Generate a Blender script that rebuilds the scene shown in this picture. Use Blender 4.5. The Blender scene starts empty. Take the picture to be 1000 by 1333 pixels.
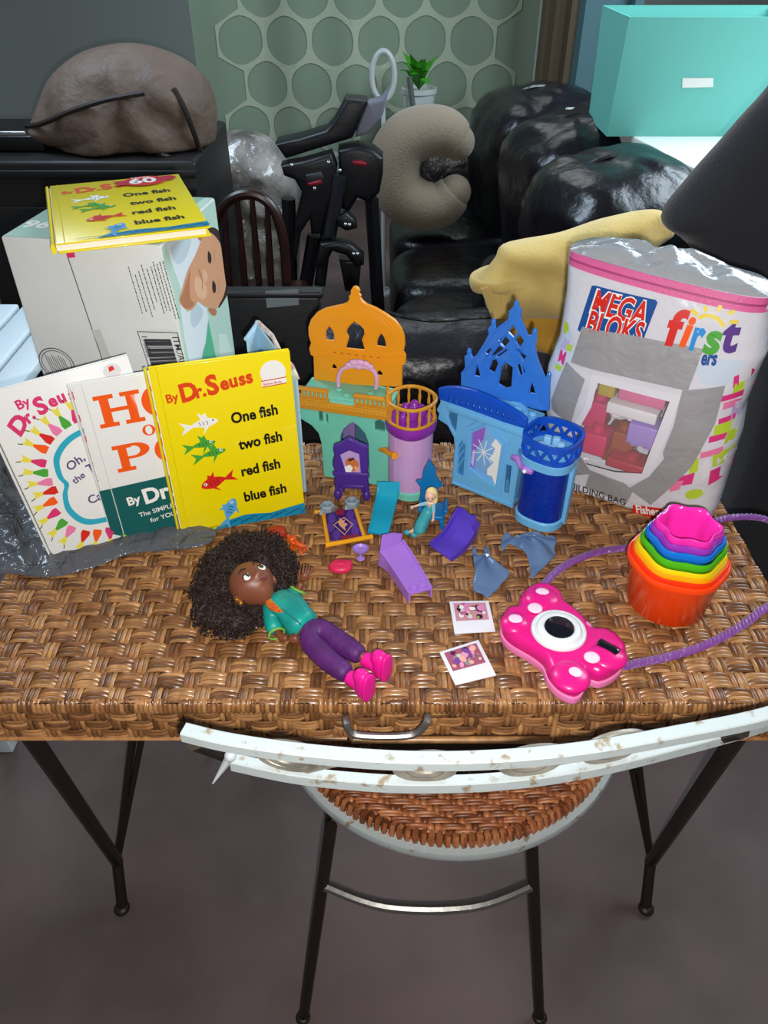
import bpy, bmesh, math, random
from mathutils import Vector, Matrix, noise
from mathutils.geometry import tessellate_polygon
random.seed(7)
PI = math.pi
S = bpy.context.scene
COL = S.collection
V3 = Vector

# ------------------------------------------------------------------ camera, light, exposure
PITCH = math.radians(38.1)
CZ = 1.405
cam = bpy.data.cameras.new('camera'); cam_o = bpy.data.objects.new('camera', cam); COL.objects.link(cam_o)
cam.sensor_fit = 'HORIZONTAL'; cam.sensor_width = 36; cam.lens = 36
cam_o.location = (0, 0, CZ); cam_o.rotation_euler = (PI/2 - PITCH, 0, 0)
cam.clip_start = .02
S.camera = cam_o
S.view_settings.view_transform = 'Standard'; S.view_settings.look = 'None'
S.view_settings.gamma = 1; S.view_settings.use_curve_mapping = False
S.view_settings.exposure = 0.0
w = bpy.data.worlds.new('room_light'); S.world = w; w.use_nodes = True
bg = w.node_tree.nodes['Background']; bg.inputs[0].default_value = (.88, .94, 1, 1); bg.inputs[1].default_value = .13

def lamp(name, kind, loc, power, col=(1, 1, 1), size=.1, size_y=None, aim=None):
    l = bpy.data.lights.new(name, kind); l.energy = power; l.color = col
    if kind == 'AREA':
        l.size = size
        if size_y: l.shape = 'RECTANGLE'; l.size_y = size_y
    else: l.shadow_soft_size = size
    o = bpy.data.objects.new(name, l); COL.objects.link(o); o.location = loc
    if aim is not None:
        o.rotation_euler = (V3(aim) - V3(loc)).to_track_quat('-Z', 'Y').to_euler()
    return o
# the phone's own flash beside its lens, and daylight entering by the window on the right
lamp('camera_flash', 'POINT', (.012, -.012, CZ-.018), 35, (1, .97, .93), .006)
lamp('window_daylight', 'AREA', (1.5, 1.95, 2.0), 46, (.74, .89, 1), 1.4, .9, (.6, 1.8, .8))
lamp('far_soft_light', 'AREA', (.1, 4.2, 2.1), 16, (.9, .96, 1), 1.0, 1.0, (0, 2.6, .6))  # unseen soft light at the far end, high behind the curtain
lamp('cushion_highlight_light', 'AREA', (-1.15, 2.1, 2.35), 24, (.66, .82, 1), .7, .7, (.2, 2.0, .8))  # unseen overhead light, added for the bluish highlights on the sofa cushions

# ------------------------------------------------------------------ sight lines: photo pixel -> place in the room
CP, SP = math.cos(PITCH), math.sin(PITCH)
FW, UPV = V3((0, CP, -SP)), V3((0, SP, CP))
C0 = V3((0, 0, CZ))
def ray(px, py): return FW + V3((1, 0, 0))*((px-500)/1000) + UPV*((666.5-py)/1000)
def tz(px, py, z): d = ray(px, py); return C0 + d*((z-CZ)/d.z)
def ty(px, py, Y): d = ray(px, py); return C0 + d*(Y/d.y)
class Plane:
    "an upright plane through o, turned by yaw: u runs along it, v away from the viewer, z up"
    def __init__(s, o, yaw, z0=0):
        s.o = V3((o[0], o[1], z0)); s.u = V3((math.cos(yaw), math.sin(yaw), 0)); s.n = V3((-math.sin(yaw), math.cos(yaw), 0))
    def uz(s, px, py, v=0):
        d = ray(px, py); o = s.o + s.n*v; k = (o-C0).dot(s.n)/d.dot(s.n); p = C0 + d*k - s.o
        return (p.dot(s.u), p.z)
    def at(s, u, v, z): return s.o + s.u*u + s.n*v + V3((0, 0, z))
    def mat(s, v=0): # local x->u, y->z, z->-n (towards the viewer)
        o = s.o + s.n*v
        return Matrix(((s.u.x, 0, -s.n.x, o.x), (s.u.y, 0, -s.n.y, o.y), (0, 1, 0, o.z), (0, 0, 0, 1)))

# ------------------------------------------------------------------ materials
def lin(c):
    if isinstance(c, str):
        c = c.lstrip('#'); c = [int(c[i:i+2], 16)/255 for i in (0, 2, 4)]
        return tuple(x/12.92 if x <= .04045 else ((x+.055)/1.055)**2.4 for x in c)
    return tuple(c)
MATS = {}
def mt(name, col, rough=.5, metal=0, bump=None, var=None, trans=0, alpha=1, coat=0, spec=.5, sss=0, ramp=None, sheen=0, ior=1.45):
    if name in MATS: return MATS[name]
    m = bpy.data.materials.new(name); m.use_nodes = True; nt = m.node_tree; N = nt.nodes; L = nt.links
    b = N['Principled BSDF']; c = lin(col)
    b.inputs['Base Color'].default_value = (*c, 1); b.inputs['Roughness'].default_value = rough
    b.inputs['Metallic'].default_value = metal; b.inputs['Specular IOR Level'].default_value = spec
    b.inputs['Transmission Weight'].default_value = trans; b.inputs['Alpha'].default_value = alpha
    b.inputs['Coat Weight'].default_value = coat; b.inputs['IOR'].default_value = ior
    if sss: b.inputs['Subsurface Weight'].default_value = sss; b.inputs['Subsurface Radius'].default_value = (.01, .006, .004)
    if sheen: b.inputs['Sheen Weight'].default_value = sheen
    tc = None
    if bump or var:
        tc = N.new('ShaderNodeTexCoord')
    if var:
        sc, amt = var[0], var[1]; c2 = lin(var[2]) if len(var) > 2 else tuple(x*(1-amt) for x in c)
        n = N.new('ShaderNodeTexNoise'); n.inputs['Scale'].default_value = sc; n.inputs['Detail'].default_value = 6
        L.new(tc.outputs['Object'], n.inputs['Vector'])
        r = N.new('ShaderNodeValToRGB'); r.color_ramp.elements[0].position = var[3] if len(var) > 3 else .35; r.color_ramp.elements[1].position = var[4] if len(var) > 4 else .65
        r.color_ramp.elements[0].color = (*c2, 1); r.color_ramp.elements[1].color = (*tuple(min(1, x*(1+amt*.5)) for x in c), 1)
        L.new(n.outputs['Fac'], r.inputs[0]); L.new(r.outputs[0], b.inputs['Base Color'])
    if bump:
        n = N.new('ShaderNodeTexNoise'); n.inputs['Scale'].default_value = bump[0]; n.inputs['Detail'].default_value = bump[3] if len(bump) > 3 else 5; n.inputs['Distortion'].default_value = bump[4] if len(bump) > 4 else 0
        L.new(tc.outputs['Object'], n.inputs['Vector'])
        u = N.new('ShaderNodeBump'); u.inputs['Strength'].default_value = bump[1]; u.inputs['Distance'].default_value = bump[2] if len(bump) > 2 else .002
        L.new(n.outputs['Fac'], u.inputs['Height']); L.new(u.outputs[0], b.inputs['Normal'])
    MATS[name] = m
    return m
def island_mat(name, cols, rough, streak=90):
    "each strand its own tone"
    m = bpy.data.materials.new(name); m.use_nodes = True; nt = m.node_tree; N = nt.nodes; L = nt.links
    b = N['Principled BSDF']; b.inputs['Roughness'].default_value = rough
    g = N.new('ShaderNodeNewGeometry'); r = N.new('ShaderNodeValToRGB')
    while len(r.color_ramp.elements) < len(cols): r.color_ramp.elements.new(.5)
    for i, c in enumerate(cols):
        r.color_ramp.elements[i].position = i/(len(cols)-1); r.color_ramp.elements[i].color = (*lin(c), 1)
    L.new(g.outputs['Random Per Island'], r.inputs[0])
    tc = N.new('ShaderNodeTexCoord'); n = N.new('ShaderNodeTexNoise'); n.inputs['Scale'].default_value = streak; n.inputs['Detail'].default_value = 4
    L.new(tc.outputs['Object'], n.inputs['Vector'])
    mr = N.new('ShaderNodeMapRange'); mr.inputs[1].default_value = .3; mr.inputs[2].default_value = .7; mr.inputs[3].default_value = .68; mr.inputs[4].default_value = 1.18
    L.new(n.outputs['Fac'], mr.inputs[0])
    mx = N.new('ShaderNodeMix'); mx.data_type = 'RGBA'; mx.blend_type = 'MULTIPLY'; mx.inputs[0].default_value = 1
    L.new(r.outputs[0], mx.inputs[6]); L.new(mr.outputs[0], mx.inputs[7]); L.new(mx.outputs[2], b.inputs['Base Color'])
    MATS[name] = m
    return m

# ------------------------------------------------------------------ mesh helpers
def rot(axis, a): return Matrix.Rotation(a, 4, axis)
def tr(x, y=None, z=None): return Matrix.Translation(V3((x, y, z)) if y is not None else V3(x))
def frame(o, x, y, z):
    return Matrix(((x[0], y[0], z[0], o[0]), (x[1], y[1], z[1], o[1]), (x[2], y[2], z[2], o[2]), (0, 0, 0, 1)))
class MB:
    def __init__(s): s.v = []; s.f = []; s.m = []
    def add(s, v, f, M=None, m=0):
        k = len(s.v)
        s.v += [(M @ V3(p)) if M is not None else V3(p) for p in v]
        s.f += [tuple(i+k for i in q) for q in f]; s.m += [m]*len(f)
        return s
    def box(s, c, d, M=None, m=0):
        x, y, z = d[0]/2, d[1]/2, d[2]/2
        v = [V3(c)+V3(p) for p in ((-x, -y, -z), (x, -y, -z), (x, y, -z), (-x, y, -z), (-x, -y, z), (x, -y, z), (x, y, z), (-x, y, z))]
        return s.add(v, [(3, 2, 1, 0), (4, 5, 6, 7), (0, 1, 5, 4), (1, 2, 6, 5), (2, 3, 7, 6), (3, 0, 4, 7)], M, m)
    def rbox(s, c, d, r, M=None, m=0, seg=3):
        bm = bmesh.new(); bmesh.ops.create_cube(bm, size=1)
        for q in bm.verts: q.co = V3((q.co.x*d[0], q.co.y*d[1], q.co.z*d[2]))
        bmesh.ops.bevel(bm, geom=bm.edges[:], offset=r, segments=seg, profile=.5, affect='EDGES')
        bm.verts.index_update()
        v = [q.co + V3(c) for q in bm.verts]; f = [[q.index for q in fc.verts] for fc in bm.faces]; bm.free()
        return s.add(v, f, M, m)
    def tube(s, pts, r, seg=8, closed=False, M=None, m=0, cap=True, flat=1):
        pts = [V3(p) for p in pts]; n = len(pts)
        rr = r if isinstance(r, (list, tuple)) else [r]*n
        v = []; prev = None
        for i, p in enumerate(pts):
            if closed: t = pts[(i+1) % n]-pts[i-1]
            else: t = pts[min(i+1, n-1)]-pts[max(i-1, 0)]
            t.normalize()
            if prev is None:
                a = V3((0, 0, 1)) if abs(t.z) < .9 else V3((1, 0, 0))
                nx = t.cross(a).normalized()
            else:
                nx = (prev - t*prev.dot(t)); nx = nx.normalized() if nx.length > 1e-6 else t.orthogonal().normalized()
            prev = nx; ny = t.cross(nx)
            for k in range(seg):
                a = 2*PI*k/seg
                v.append(p + nx*(rr[i]*math.cos(a)*flat) + ny*(rr[i]*math.sin(a)))
        f = []
        for i in range(n if closed else n-1):
            for k in range(seg):
                a = i*seg+k; b = i*seg+(k+1) % seg; j = ((i+1) % n)*seg
                f.append((a, b, j+(k+1) % seg, j+k))
        if cap and not closed:
            f.append(tuple(range(seg))[::-1]); f.append(tuple((n-1)*seg+k for k in range(seg)))
        return s.add(v, f, M, m)
    def lathe(s, prof, seg=32, M=None, m=0, rf=None, cap=True):
        v = []; f = []
        for (r, z) in prof:
            for k in range(seg):
                a = 2*PI*k/seg; q = rf(a, r, z) if rf else r
                v.append((q*math.cos(a), q*math.sin(a), z))
        for i in range(len(prof)-1):
            for k in range(seg):
                f.append((i*seg+k, i*seg+(k+1) % seg, (i+1)*seg+(k+1) % seg, (i+1)*seg+k))
        if cap:
            if prof[0][0] > 1e-6: f.append(tuple(range(seg))[::-1])
            if prof[-1][0] > 1e-6: f.append(tuple((len(prof)-1)*seg+k for k in range(seg)))
        return s.add(v, f, M, m)
    def ell(s, c, r, M=None, m=0, nu=20, nv=12, e=1, disp=None):
        v = []; f = []
        sg = lambda x: math.copysign(abs(x)**e, x)
        r = (r, r, r) if not isinstance(r, (tuple, list)) else r
        for j in range(nv+1):
            ph = -PI/2+PI*j/nv
            for i in range(nu):
                th = 2*PI*i/nu
                p = V3((r[0]*sg(math.cos(ph))*sg(math.cos(th)), r[1]*sg(math.cos(ph))*sg(math.sin(th)), r[2]*sg(math.sin(ph))))
                if disp: p = p*(1+disp(p))
                v.append(V3(c)+p)
        for j in range(nv):
            for i in range(nu):
                f.append((j*nu+i, j*nu+(i+1) % nu, (j+1)*nu+(i+1) % nu, (j+1)*nu+i))
        return s.add(v, f, M, m)
    def solid(s, loops, t, bev=0, M=None, m=0, res=2):
        "flat outline(s) with thickness t centred on local z=0"
        v, f = solid_geo(loops, t, bev, res); return s.add(v, f, M, m)
    def grid(s, P, nu, nv, m=0, closed_u=False):
        v = []; f = []
        for j in range(nv+1):
            for i in range(nu if closed_u else nu+1): v.append(P(i/nu, j/nv))
        w_ = nu if closed_u else nu+1
        for j in range(nv):
            for i in range(nu):
                f.append((j*w_+i, j*w_+(i+1) % w_, (j+1)*w_+(i+1) % w_, (j+1)*w_+i))
        return s.add(v, f, None, m)
    def build(s, name, mats, parent=None, smooth=35, weld=True, local=False):
        mats = mats if isinstance(mats, (list, tuple)) else [mats]
        vs = s.v
        o = bpy.data.objects.new(name, bpy.data.meshes.new(name)); COL.objects.link(o)
        if parent is not None:
            o.parent = parent
            if not local:
                I = world(parent).inverted(); vs = [I @ p for p in vs]
        else:
            xs = [p.x for p in vs]; ys = [p.y for p in vs]; b = V3(((min(xs)+max(xs))/2, (min(ys)+max(ys))/2, min(p.z for p in vs)))
            o.location = b; vs = [p-b for p in vs]
        me = o.data; me.from_pydata([tuple(p) for p in vs], [], s.f); 
        for a in mats: me.materials.append(a)
        if len(mats) > 1: me.polygons.foreach_set('material_index', s.m)
        me.update()
        bm = bmesh.new(); bm.from_mesh(me)
        if weld: bmesh.ops.remove_doubles(bm, verts=bm.verts[:], dist=1e-6)
        bmesh.ops.recalc_face_normals(bm, faces=bm.faces[:]); bm.to_mesh(me); bm.free()
        if smooth:
            me.polygons.foreach_set('use_smooth', [True]*len(me.polygons)); me.set_sharp_from_angle(angle=math.radians(smooth))
        return o
def world(o):
    m = o.matrix_basis.copy()
    return world(o.parent) @ m if o.parent else m
def curve_geo(cu):
    o = bpy.data.objects.new('t', cu); me = o.to_mesh()
    v = [p.co.copy() for p in me.vertices]; f = [tuple(p.vertices) for p in me.polygons]
    o.to_mesh_clear(); bpy.data.objects.remove(o); bpy.data.curves.remove(cu)
    return v, f
def solid_geo(loops, t, bev=0, res=2):
    if not isinstance(loops[0][0], (tuple, list, Vector)): loops = [loops]
    cu = bpy.data.curves.new('t', 'CURVE'); cu.dimensions = '2D'; cu.fill_mode = 'BOTH'
    cu.extrude = max(t/2-bev, 1e-5); cu.bevel_depth = bev; cu.bevel_resolution = res; cu.offset = -bev
    for lp in loops:
        sp = cu.splines.new('POLY'); sp.points.add(len(lp)-1); sp.use_cyclic_u = True
        for i, p in enumerate(lp): sp.points[i].co = (p[0], p[1], 0, 1)
    return curve_geo(cu)
def text_geo(body, size, bold=0, shear=0, align='LEFT', sp=1):
    cu = bpy.data.curves.new('t', 'FONT'); cu.body = body; cu.size = size; cu.offset = bold*size; cu.shear = shear
    cu.align_x = align; cu.fill_mode = 'FRONT'; cu.extrude = 0; cu.space_character = sp; cu.resolution_u = 3
    return curve_geo(cu)
def cr(pts, n=6, closed=True):
    "smooth curve through points"
    pts = [V3(p) if len(p) == 3 else V3((p[0], p[1], 0)) for p in pts]; N = len(pts); out = []
    for i in range(N if closed else N-1):
        g = (lambda k: pts[k % N]) if closed else (lambda k: pts[max(0, min(N-1, k))])
        a, b, c, d = g(i-1), g(i), g(i+1), g(i+2)
        for k in range(n):
            t = k/n
            out.append(.5*((2*b)+(c-a)*t+(2*a-5*b+4*c-d)*t*t+(3*b-a-3*c+d)*t**3))
    if not closed: out.append(pts[-1])
    return out
def xy(pts): return [(p[0], p[1]) for p in pts]
def circ(cx, cy, rx, ry=None, n=24, a0=0):
    ry = rx if ry is None else ry
    return [(cx+rx*math.cos(a0+2*PI*k/n), cy+ry*math.sin(a0+2*PI*k/n)) for k in range(n)]
def turn(pts, a, c=(0, 0), off=(0, 0), k=1):
    ca, sa = math.cos(a)*k, math.sin(a)*k
    return [(c[0]+off[0]+(p[0]-c[0])*ca-(p[1]-c[1])*sa, c[1]+off[1]+(p[0]-c[0])*sa+(p[1]-c[1])*ca) for p in pts]
class Art:
    "flat printing laid on a surface: F(x, y, lift) -> place"
    def __init__(s, F, lift=.0004, step=.000015, maxlen=None): s.F = F; s.l = lift; s.step = step; s.mb = MB(); s.mats = []; s.maxlen = maxlen
    def mi(s, m):
        if m not in s.mats: s.mats.append(m)
        return s.mats.index(m)
    def put(s, v, f, m):
        if s.maxlen:
            bm = bmesh.new(); vv = [bm.verts.new((p[0], p[1], 0)) for p in v]
            for q in f:
                try: bm.faces.new([vv[i] for i in q])
                except ValueError: pass
            bmesh.ops.triangulate(bm, faces=bm.faces[:])
            for _ in range(6):
                es = [e for e in bm.edges if e.calc_length() > s.maxlen]
                if not es: break
                bmesh.ops.subdivide_edges(bm, edges=es, cuts=1); bmesh.ops.triangulate(bm, faces=bm.faces[:])
            bm.verts.index_update(); v = [p.co.copy() for p in bm.verts]; f = [[q.index for q in fc.verts] for fc in bm.faces]; bm.free()
        s.mb.add([s.F(p[0], p[1], s.l) for p in v], f, None, s.mi(m)); s.l += s.step
    def poly(s, loops, m):
        if not isinstance(loops[0][0], (tuple, list, Vector)): loops = [loops]
        L = [[V3((p[0], p[1], 0)) for p in lp] for lp in loops]; flat = [p for lp in L for p in lp]
        s.put(flat, [tuple(t) for t in tessellate_polygon(L)], m)
    def text(s, body, size, x, y, m, bold=0, a=0, shear=0, align='LEFT', sx=1, sp=1):
        v, f = text_geo(body, size, bold, shear, align, sp)
        s.put(turn([(p[0]*sx, p[1]) for p in v], a, (0, 0), (x, y)), f, m)
    def line(s, pts, wd, m):
        p = [V3((q[0], q[1], 0)) for q in pts]; Lf = []; Rt = []
        for i in range(len(p)):
            t = (p[min(i+1, len(p)-1)]-p[max(i-1, 0)]).normalized(); n = V3((-t.y, t.x, 0))*wd/2
            Lf.append(p[i]+n); Rt.append(p[i]-n)
        v = Lf+Rt; n = len(p)
        s.put(v, [(i, i+1, n+i+1, n+i) for i in range(n-1)], m)
    def build(s, name, parent): return s.mb.build(name, s.mats, parent, smooth=60, weld=False)

def tag(o, label=None, cat=None, group=None, kind=None):
    if label: o['label'] = label
    if cat: o['category'] = cat
    if group: o['group'] = group
    if kind: o['kind'] = kind
    return o
def thing(name, label, cat, M=None, group=None):
    o = bpy.data.objects.new(name, None); COL.objects.link(o); o.empty_display_size = .02
    if M is not None:
        if isinstance(M, Matrix): o.matrix_basis = M
        else: o.location = M
    return tag(o, label, cat, group)
def skin_geo(vs, es, rs, sub=2):
    me = bpy.data.meshes.new('t'); me.from_pydata([tuple(v) for v in vs], es, [])
    o = bpy.data.objects.new('t', me); COL.objects.link(o)
    o.modifiers.new('s', 'SKIN'); o.modifiers.new('u', 'SUBSURF').levels = sub
    if not me.skin_vertices: me.attributes  # layer is made with the modifier's first evaluation
    lay = me.skin_vertices[0] if len(me.skin_vertices) else me.skin_vertices.new(name='')
    for i, r in enumerate(rs):
        lay.data[i].radius = (r, r) if not isinstance(r, tuple) else r
    lay.data[0].use_root = True
    dg = bpy.context.evaluated_depsgraph_get(); e = o.evaluated_get(dg); m2 = e.to_mesh()
    v = [p.co.copy() for p in m2.vertices]; f = [tuple(p.vertices) for p in m2.polygons]
    e.to_mesh_clear(); bpy.data.objects.remove(o); bpy.data.meshes.remove(me)
    return v, f
def puff(outline, df, db, P, rings=10, n=1, pw=2.2, wob=None):
    "a stuffed shape: star-shaped outline (2D) swelling df to the front and db to the back; P(x, y, depth)"
    c = V3((sum(p[0] for p in outline)/len(outline), sum(p[1] for p in outline)/len(outline), 0)); K = len(outline)
    v = []; f = []
    for side, D in ((1, df), (-1, db)):
        base = len(v)
        for r in range(rings+1):
            q = math.sin(r/rings*PI/2); h = D*max(0, 1-q**pw)**.5 if r < rings else 0
            for p in outline:
                x = c.x+(p[0]-c.x)*q; y = c.y+(p[1]-c.y)*q; hh = h
                if wob and r < rings: hh += wob(x, y)*(1-q**6)
                v.append(P(x, y, -side*hh))
        for r in range(rings):
            for k in range(K):
                a = base+r*K; b = base+(r+1)*K
                f.append((a+k, a+(k+1) % K, b+(k+1) % K, b+k))
    return v, f
def nz(p, s): return noise.noise(V3(p)*s)

# ------------------------------------------------------------------ shared materials
WICK = island_mat('wicker_honey', ['#5e3c23', '#805332', '#9e6c40', '#b38352', '#8b6038', '#70492a'], .31)
WICK2 = island_mat('wicker_russet', ['#6e3a1d', '#985430', '#b46c42', '#c47e50', '#8c4c2a'], .42)
UNDER = mt('wicker_base', '#4a2c16', .6)
IRON = mt('dark_iron', '#3a322c', .45, .7, (60, .3))
STEEL = mt('dull_steel', '#8d8a86', .4, .85, (90, .2))
CHIP = mt('chipped_white_paint', '#a9b2b2', .5, 0, (40, .4), (75, .1, '#8c7d64', .31, .40))
LEATHER = mt('black_leather', '#100e15', .3, 0, (9, .55, .02), spec=.6)
LEATHER2 = mt('worn_black_leather', '#1a181e', .33, 0, (14, .7, .012), spec=.6)

# ------------------------------------------------------------------ setting
CONC = mt('concrete', '#675755', .75, 0, (30, .35, .004), (3.5, .3))
f_ = MB(); f_.box((0, 1.6, -.05), (7, 7.2, .1)); tag(f_.build('floor', CONC, None, 0), kind='structure')
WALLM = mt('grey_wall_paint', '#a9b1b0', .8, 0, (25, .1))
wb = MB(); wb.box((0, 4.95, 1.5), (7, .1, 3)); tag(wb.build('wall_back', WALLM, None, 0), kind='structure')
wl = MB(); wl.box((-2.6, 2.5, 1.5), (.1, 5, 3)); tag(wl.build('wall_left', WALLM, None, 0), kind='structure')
WR = mt('teal_blue_wall_paint', '#4f7078', .7)  # one even teal-blue paint
BRN = mt('brown_door_paint', '#6b5d4a', .55)
tm = MB()
a = ty(700, 115, 3.6); b = ty(752, 115, 3.6)
tm.box(((a.x+b.x)/2, 3.65, 1.0), (b.x-a.x, .1, 2.0))
for k in (.25, .62, .9): tm.box((a.x+(b.x-a.x)*k, 3.59, 1.0), (.018, .03, 2.0))
tag(tm.build('trim_1', BRN, None, 0), kind='structure')
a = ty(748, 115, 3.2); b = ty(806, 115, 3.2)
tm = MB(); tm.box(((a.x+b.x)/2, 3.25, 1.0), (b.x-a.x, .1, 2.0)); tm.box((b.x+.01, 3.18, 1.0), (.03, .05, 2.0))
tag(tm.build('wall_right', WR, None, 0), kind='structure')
# window sill
SILL = mt('white_sill_paint', '#e8ebe6', .45, 0, (40, .1)); SILLE = mt('grey_sill_edge', '#7d929c', .5)
p0, p1 = tz(822, 177, .95), tz(936, 236, .95)
d = (p1-p0); q1 = p0+d*2.2
loop = [(p0.x, p0.y), (q1.x, q1.y), (2.0, q1.y), (2.0, 2.5), (p0.x-.1, 2.5)]
sl = MB(); sl.solid(loop, .045, .004, tr(0, 0, .928)); tag(sl.build('trim_2', [SILL], None), kind='structure')
e_ = MB(); dn = d.normalized(); e_.add(*solid_geo([(p0.x-.012, p0.y), (q1.x-.012, q1.y), (q1.x+.02, q1.y), (p0.x+.02, p0.y)], .085, .003), tr(0, 0, .862))
tag(e_.build('trim_3', [SILLE], None), kind='structure')

# ------------------------------------------------------------------ wicker desk
def weave(mb, P, W, H, pc, pr, ns_v=3, ns_h=4, up=.0024, shift=1, seg=6, keep=None):
    nc, nr = int(W/pc)+3, int(H/pr)+2
    def strand(a0, b0, a1, b1, wd):
        k = max(0.0, random.uniform(.85, 1.15))
        ch = []
        for i in range(seg+1):
            t = i/seg; a = a0+(a1-a0)*t; b = b0+(b1-b0)*t
            if a < -1e-6 or b < -1e-6 or a > W+1e-6 or b > H+1e-6: a = min(max(a, 0), W); b = min(max(b, 0), H)
            ch.append((a, b, -.002+(up+.002)*math.sin(PI*t)**.45*k))
        if max(abs(ch[0][0]-ch[-1][0]), abs(ch[0][1]-ch[-1][1])) < .003: return
        along_a = abs(a1-a0) > abs(b1-b0)
        v = []
        for (a, b, h) in ch:
            for q in (-.5, -.3, 0, .3, .5):
                dh = -wd*.30*(2*q)**2
                aa, bb = (a, b+q*wd) if along_a else (a+q*wd, b)
                v.append(P(aa, bb, h+dh))
        f = [(i*5+k2, i*5+k2+1, i*5+k2+6, i*5+k2+5) for i in range(seg) for k2 in range(4)]
        mb.add(v, f)
    for j in range(-1, nr):
        for i in range(-3, nc):
            ph = (i+shift*j) % 3
            if keep and not keep((i+.5)*pc, (j+.5)*pr): continue
            if ph == 0:
                for s in range(ns_v):
                    a = (i+(s+.5)/ns_v*1.12-.06)*pc+random.uniform(-.0004, .0004)
                    if 0 < a < W: strand(a, (j-.16)*pr, a, (j+1.16)*pr, pc/ns_v*1.08)
            elif ph == 1:
                for s in range(ns_h):
                    b = (j+(s+.5)/ns_h)*pr+random.uniform(-.0004, .0004)
                    if 0 < b < H: strand((i-.04)*pc, b, (i+2.04)*pc, b, pr/ns_h*1.06)
TW, TY0, TY1, TZ = .948, .51, 1.01, .75
TOP = TZ+.0015
desk = thing('desk', 'honey brown woven wicker desk on dark iron legs, covered with toys', 'desk', (0, .76, 0))
t = MB(); t.rbox((0, (TY0+TY1)/2, TZ-.011), (TW-.004, TY1-TY0-.004, .014), .004)
t.build('tabletop_board', UNDER, desk)
t = MB()
weave(t, lambda a, b, h: V3((-TW/2+a, TY0+b, TZ-.0012+h)), TW, TY1-TY0, .0152, .0215)
n = int(TW/.0051)
for k in range(n):      # strand ends folded over the front edge and the right edge
    x = -TW/2+(k+.5)*TW/n
    t.tube([(x, TY0+.006, TZ-.001), (x, TY0+.001, TZ-.003), (x, TY0-.002, TZ-.009), (x, TY0+.001, TZ-.0155)], .0025, 6)
n = int((TY1-TY0)/.0051)
for k in range(n):
    y = TY0+(k+.5)*(TY1-TY0)/n
    for sx in (-1, 1):
        t.tube([(sx*(TW/2-.006), y, TZ-.001), (sx*(TW/2-.001), y, TZ-.003), (sx*(TW/2+.002), y, TZ-.009), (sx*(TW/2-.001), y, TZ-.0155)], .0025, 5)
t.build('tabletop', WICK, desk, 60, False)
AZ0, AZ1, AY = .676, .738, .520
DX0, DX1 = -.038, .188
for (x0, x1) in ((-TW/2+.008, DX0-.003), (DX1+.003, TW/2-.008)):
    t = MB(); t.box(((x0+x1)/2, AY+.009, (AZ0+AZ1)/2), (x1-x0, .012, AZ1-AZ0)); t.build('apron_board', UNDER, desk, 0)
    t = MB(); weave(t, lambda a, b, h: V3((x0+a, AY-h, AZ0+b)), x1-x0, AZ1-AZ0, .0152, .0155, 3, 3)
    t.tube([(x0, AY-.001, AZ0+.001), (x1, AY-.001, AZ0+.001)], .003, 6)
    t.build('front_apron', WICK, desk, 60, False)
for sx in (-1, 1):
    t = MB(); t.box((sx*(TW/2-.014), .76, (AZ0+AZ1)/2), (.012, .47, AZ1-AZ0)); t.build('apron_board', UNDER, desk, 0)
    t = MB(); weave(t, lambda a, b, h: V3((sx*(TW/2-.008+h), .525+a, AZ0+b)), .47, AZ1-AZ0, .0152, .0155, 3, 3); t.build('side_apron', WICK, desk, 60, False)
t = MB(); t.box((0, 1.0, (AZ0+AZ1)/2), (TW-.03, .012, AZ1-AZ0)); t.build('back_apron', UNDER, desk, 0)
dr = MB(); dr.box(((DX0+DX1)/2, AY+.007, (AZ0+AZ1)/2), (DX1-DX0, .012, AZ1-AZ0-.004)); dr.box(((DX0+DX1)/2, AY+.15, AZ0+.008), (DX1-DX0-.01, .28, .008))
dro = dr.build('drawer', UNDER, desk, 0)
t = MB(); weave(t, lambda a, b, h: V3((DX0+.004+a, AY-.002-h, AZ0+.009+b)), DX1-DX0-.008, AZ1-AZ0-.016, .0152, .0155, 3, 3)
t.tube([(DX0+.002, AY-.005, AZ0+.004), (DX1-.002, AY-.005, AZ0+.004)], .0042, 8)
t.tube([(DX0+.002, AY-.005, AZ0+.004), (DX0+.002, AY-.004, AZ1-.003)], .0032, 8); t.tube([(DX1-.002, AY-.005, AZ0+.004), (DX1-.002, AY-.004, AZ1-.003)], .0032, 8)
t.build('drawer_front', WICK, dro, 60, False)
hp = [ty(450, 930, AY-.004), ty(451, 940, AY-.03), ty(454, 950, AY-.034), ty(464, 957, AY-.036), ty(500, 959, AY-.037), ty(536, 957, AY-.036), ty(550, 948, AY-.034), ty(556, 938, AY-.03), ty(557, 929, AY-.004)]
t = MB(); t.tube(cr(hp, 4, False), .0042, 8, flat=1.0); t.build('handle', STEEL, dro)
def leg_frame(sx, fx):
    l = MB(); J = V3((sx*.47, .685, .085)); F = V3((sx*.466, .64, 0)); A = V3((sx*.408, .535, .678)); B = V3((sx*.33, .985, .678))
    l.tube([F, F+V3((0, .012, .03)), J], [.011, .010, .010], 8); l.ell(F+V3((0, 0, .008)), (.014, .014, .008))
    l.tube([J, A], .0105, 8); 
    o = l.build('leg', IRON, desk)
    l = MB(); sp = V3((sx*-.022, .016, 0))
    l.tube([J, B+sp], .0055, 8); l.tube([J, B-sp], .0055, 8); l.tube([J+V3((0, .01, .02)), B], .0035, 8)
    c = J.lerp(B, .42); ax = (B-J).normalized(); sd = sp.normalized()
    l.tube([c+ax*(.045*math.cos(a_))+sd*(.010*math.sin(a_)) for a_ in [2*PI*k/20 for k in range(20)]], .0035, 6, True)
    l.build('leg', IRON, desk)
leg_frame(-1, 0); leg_frame(1, 0)
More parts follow.
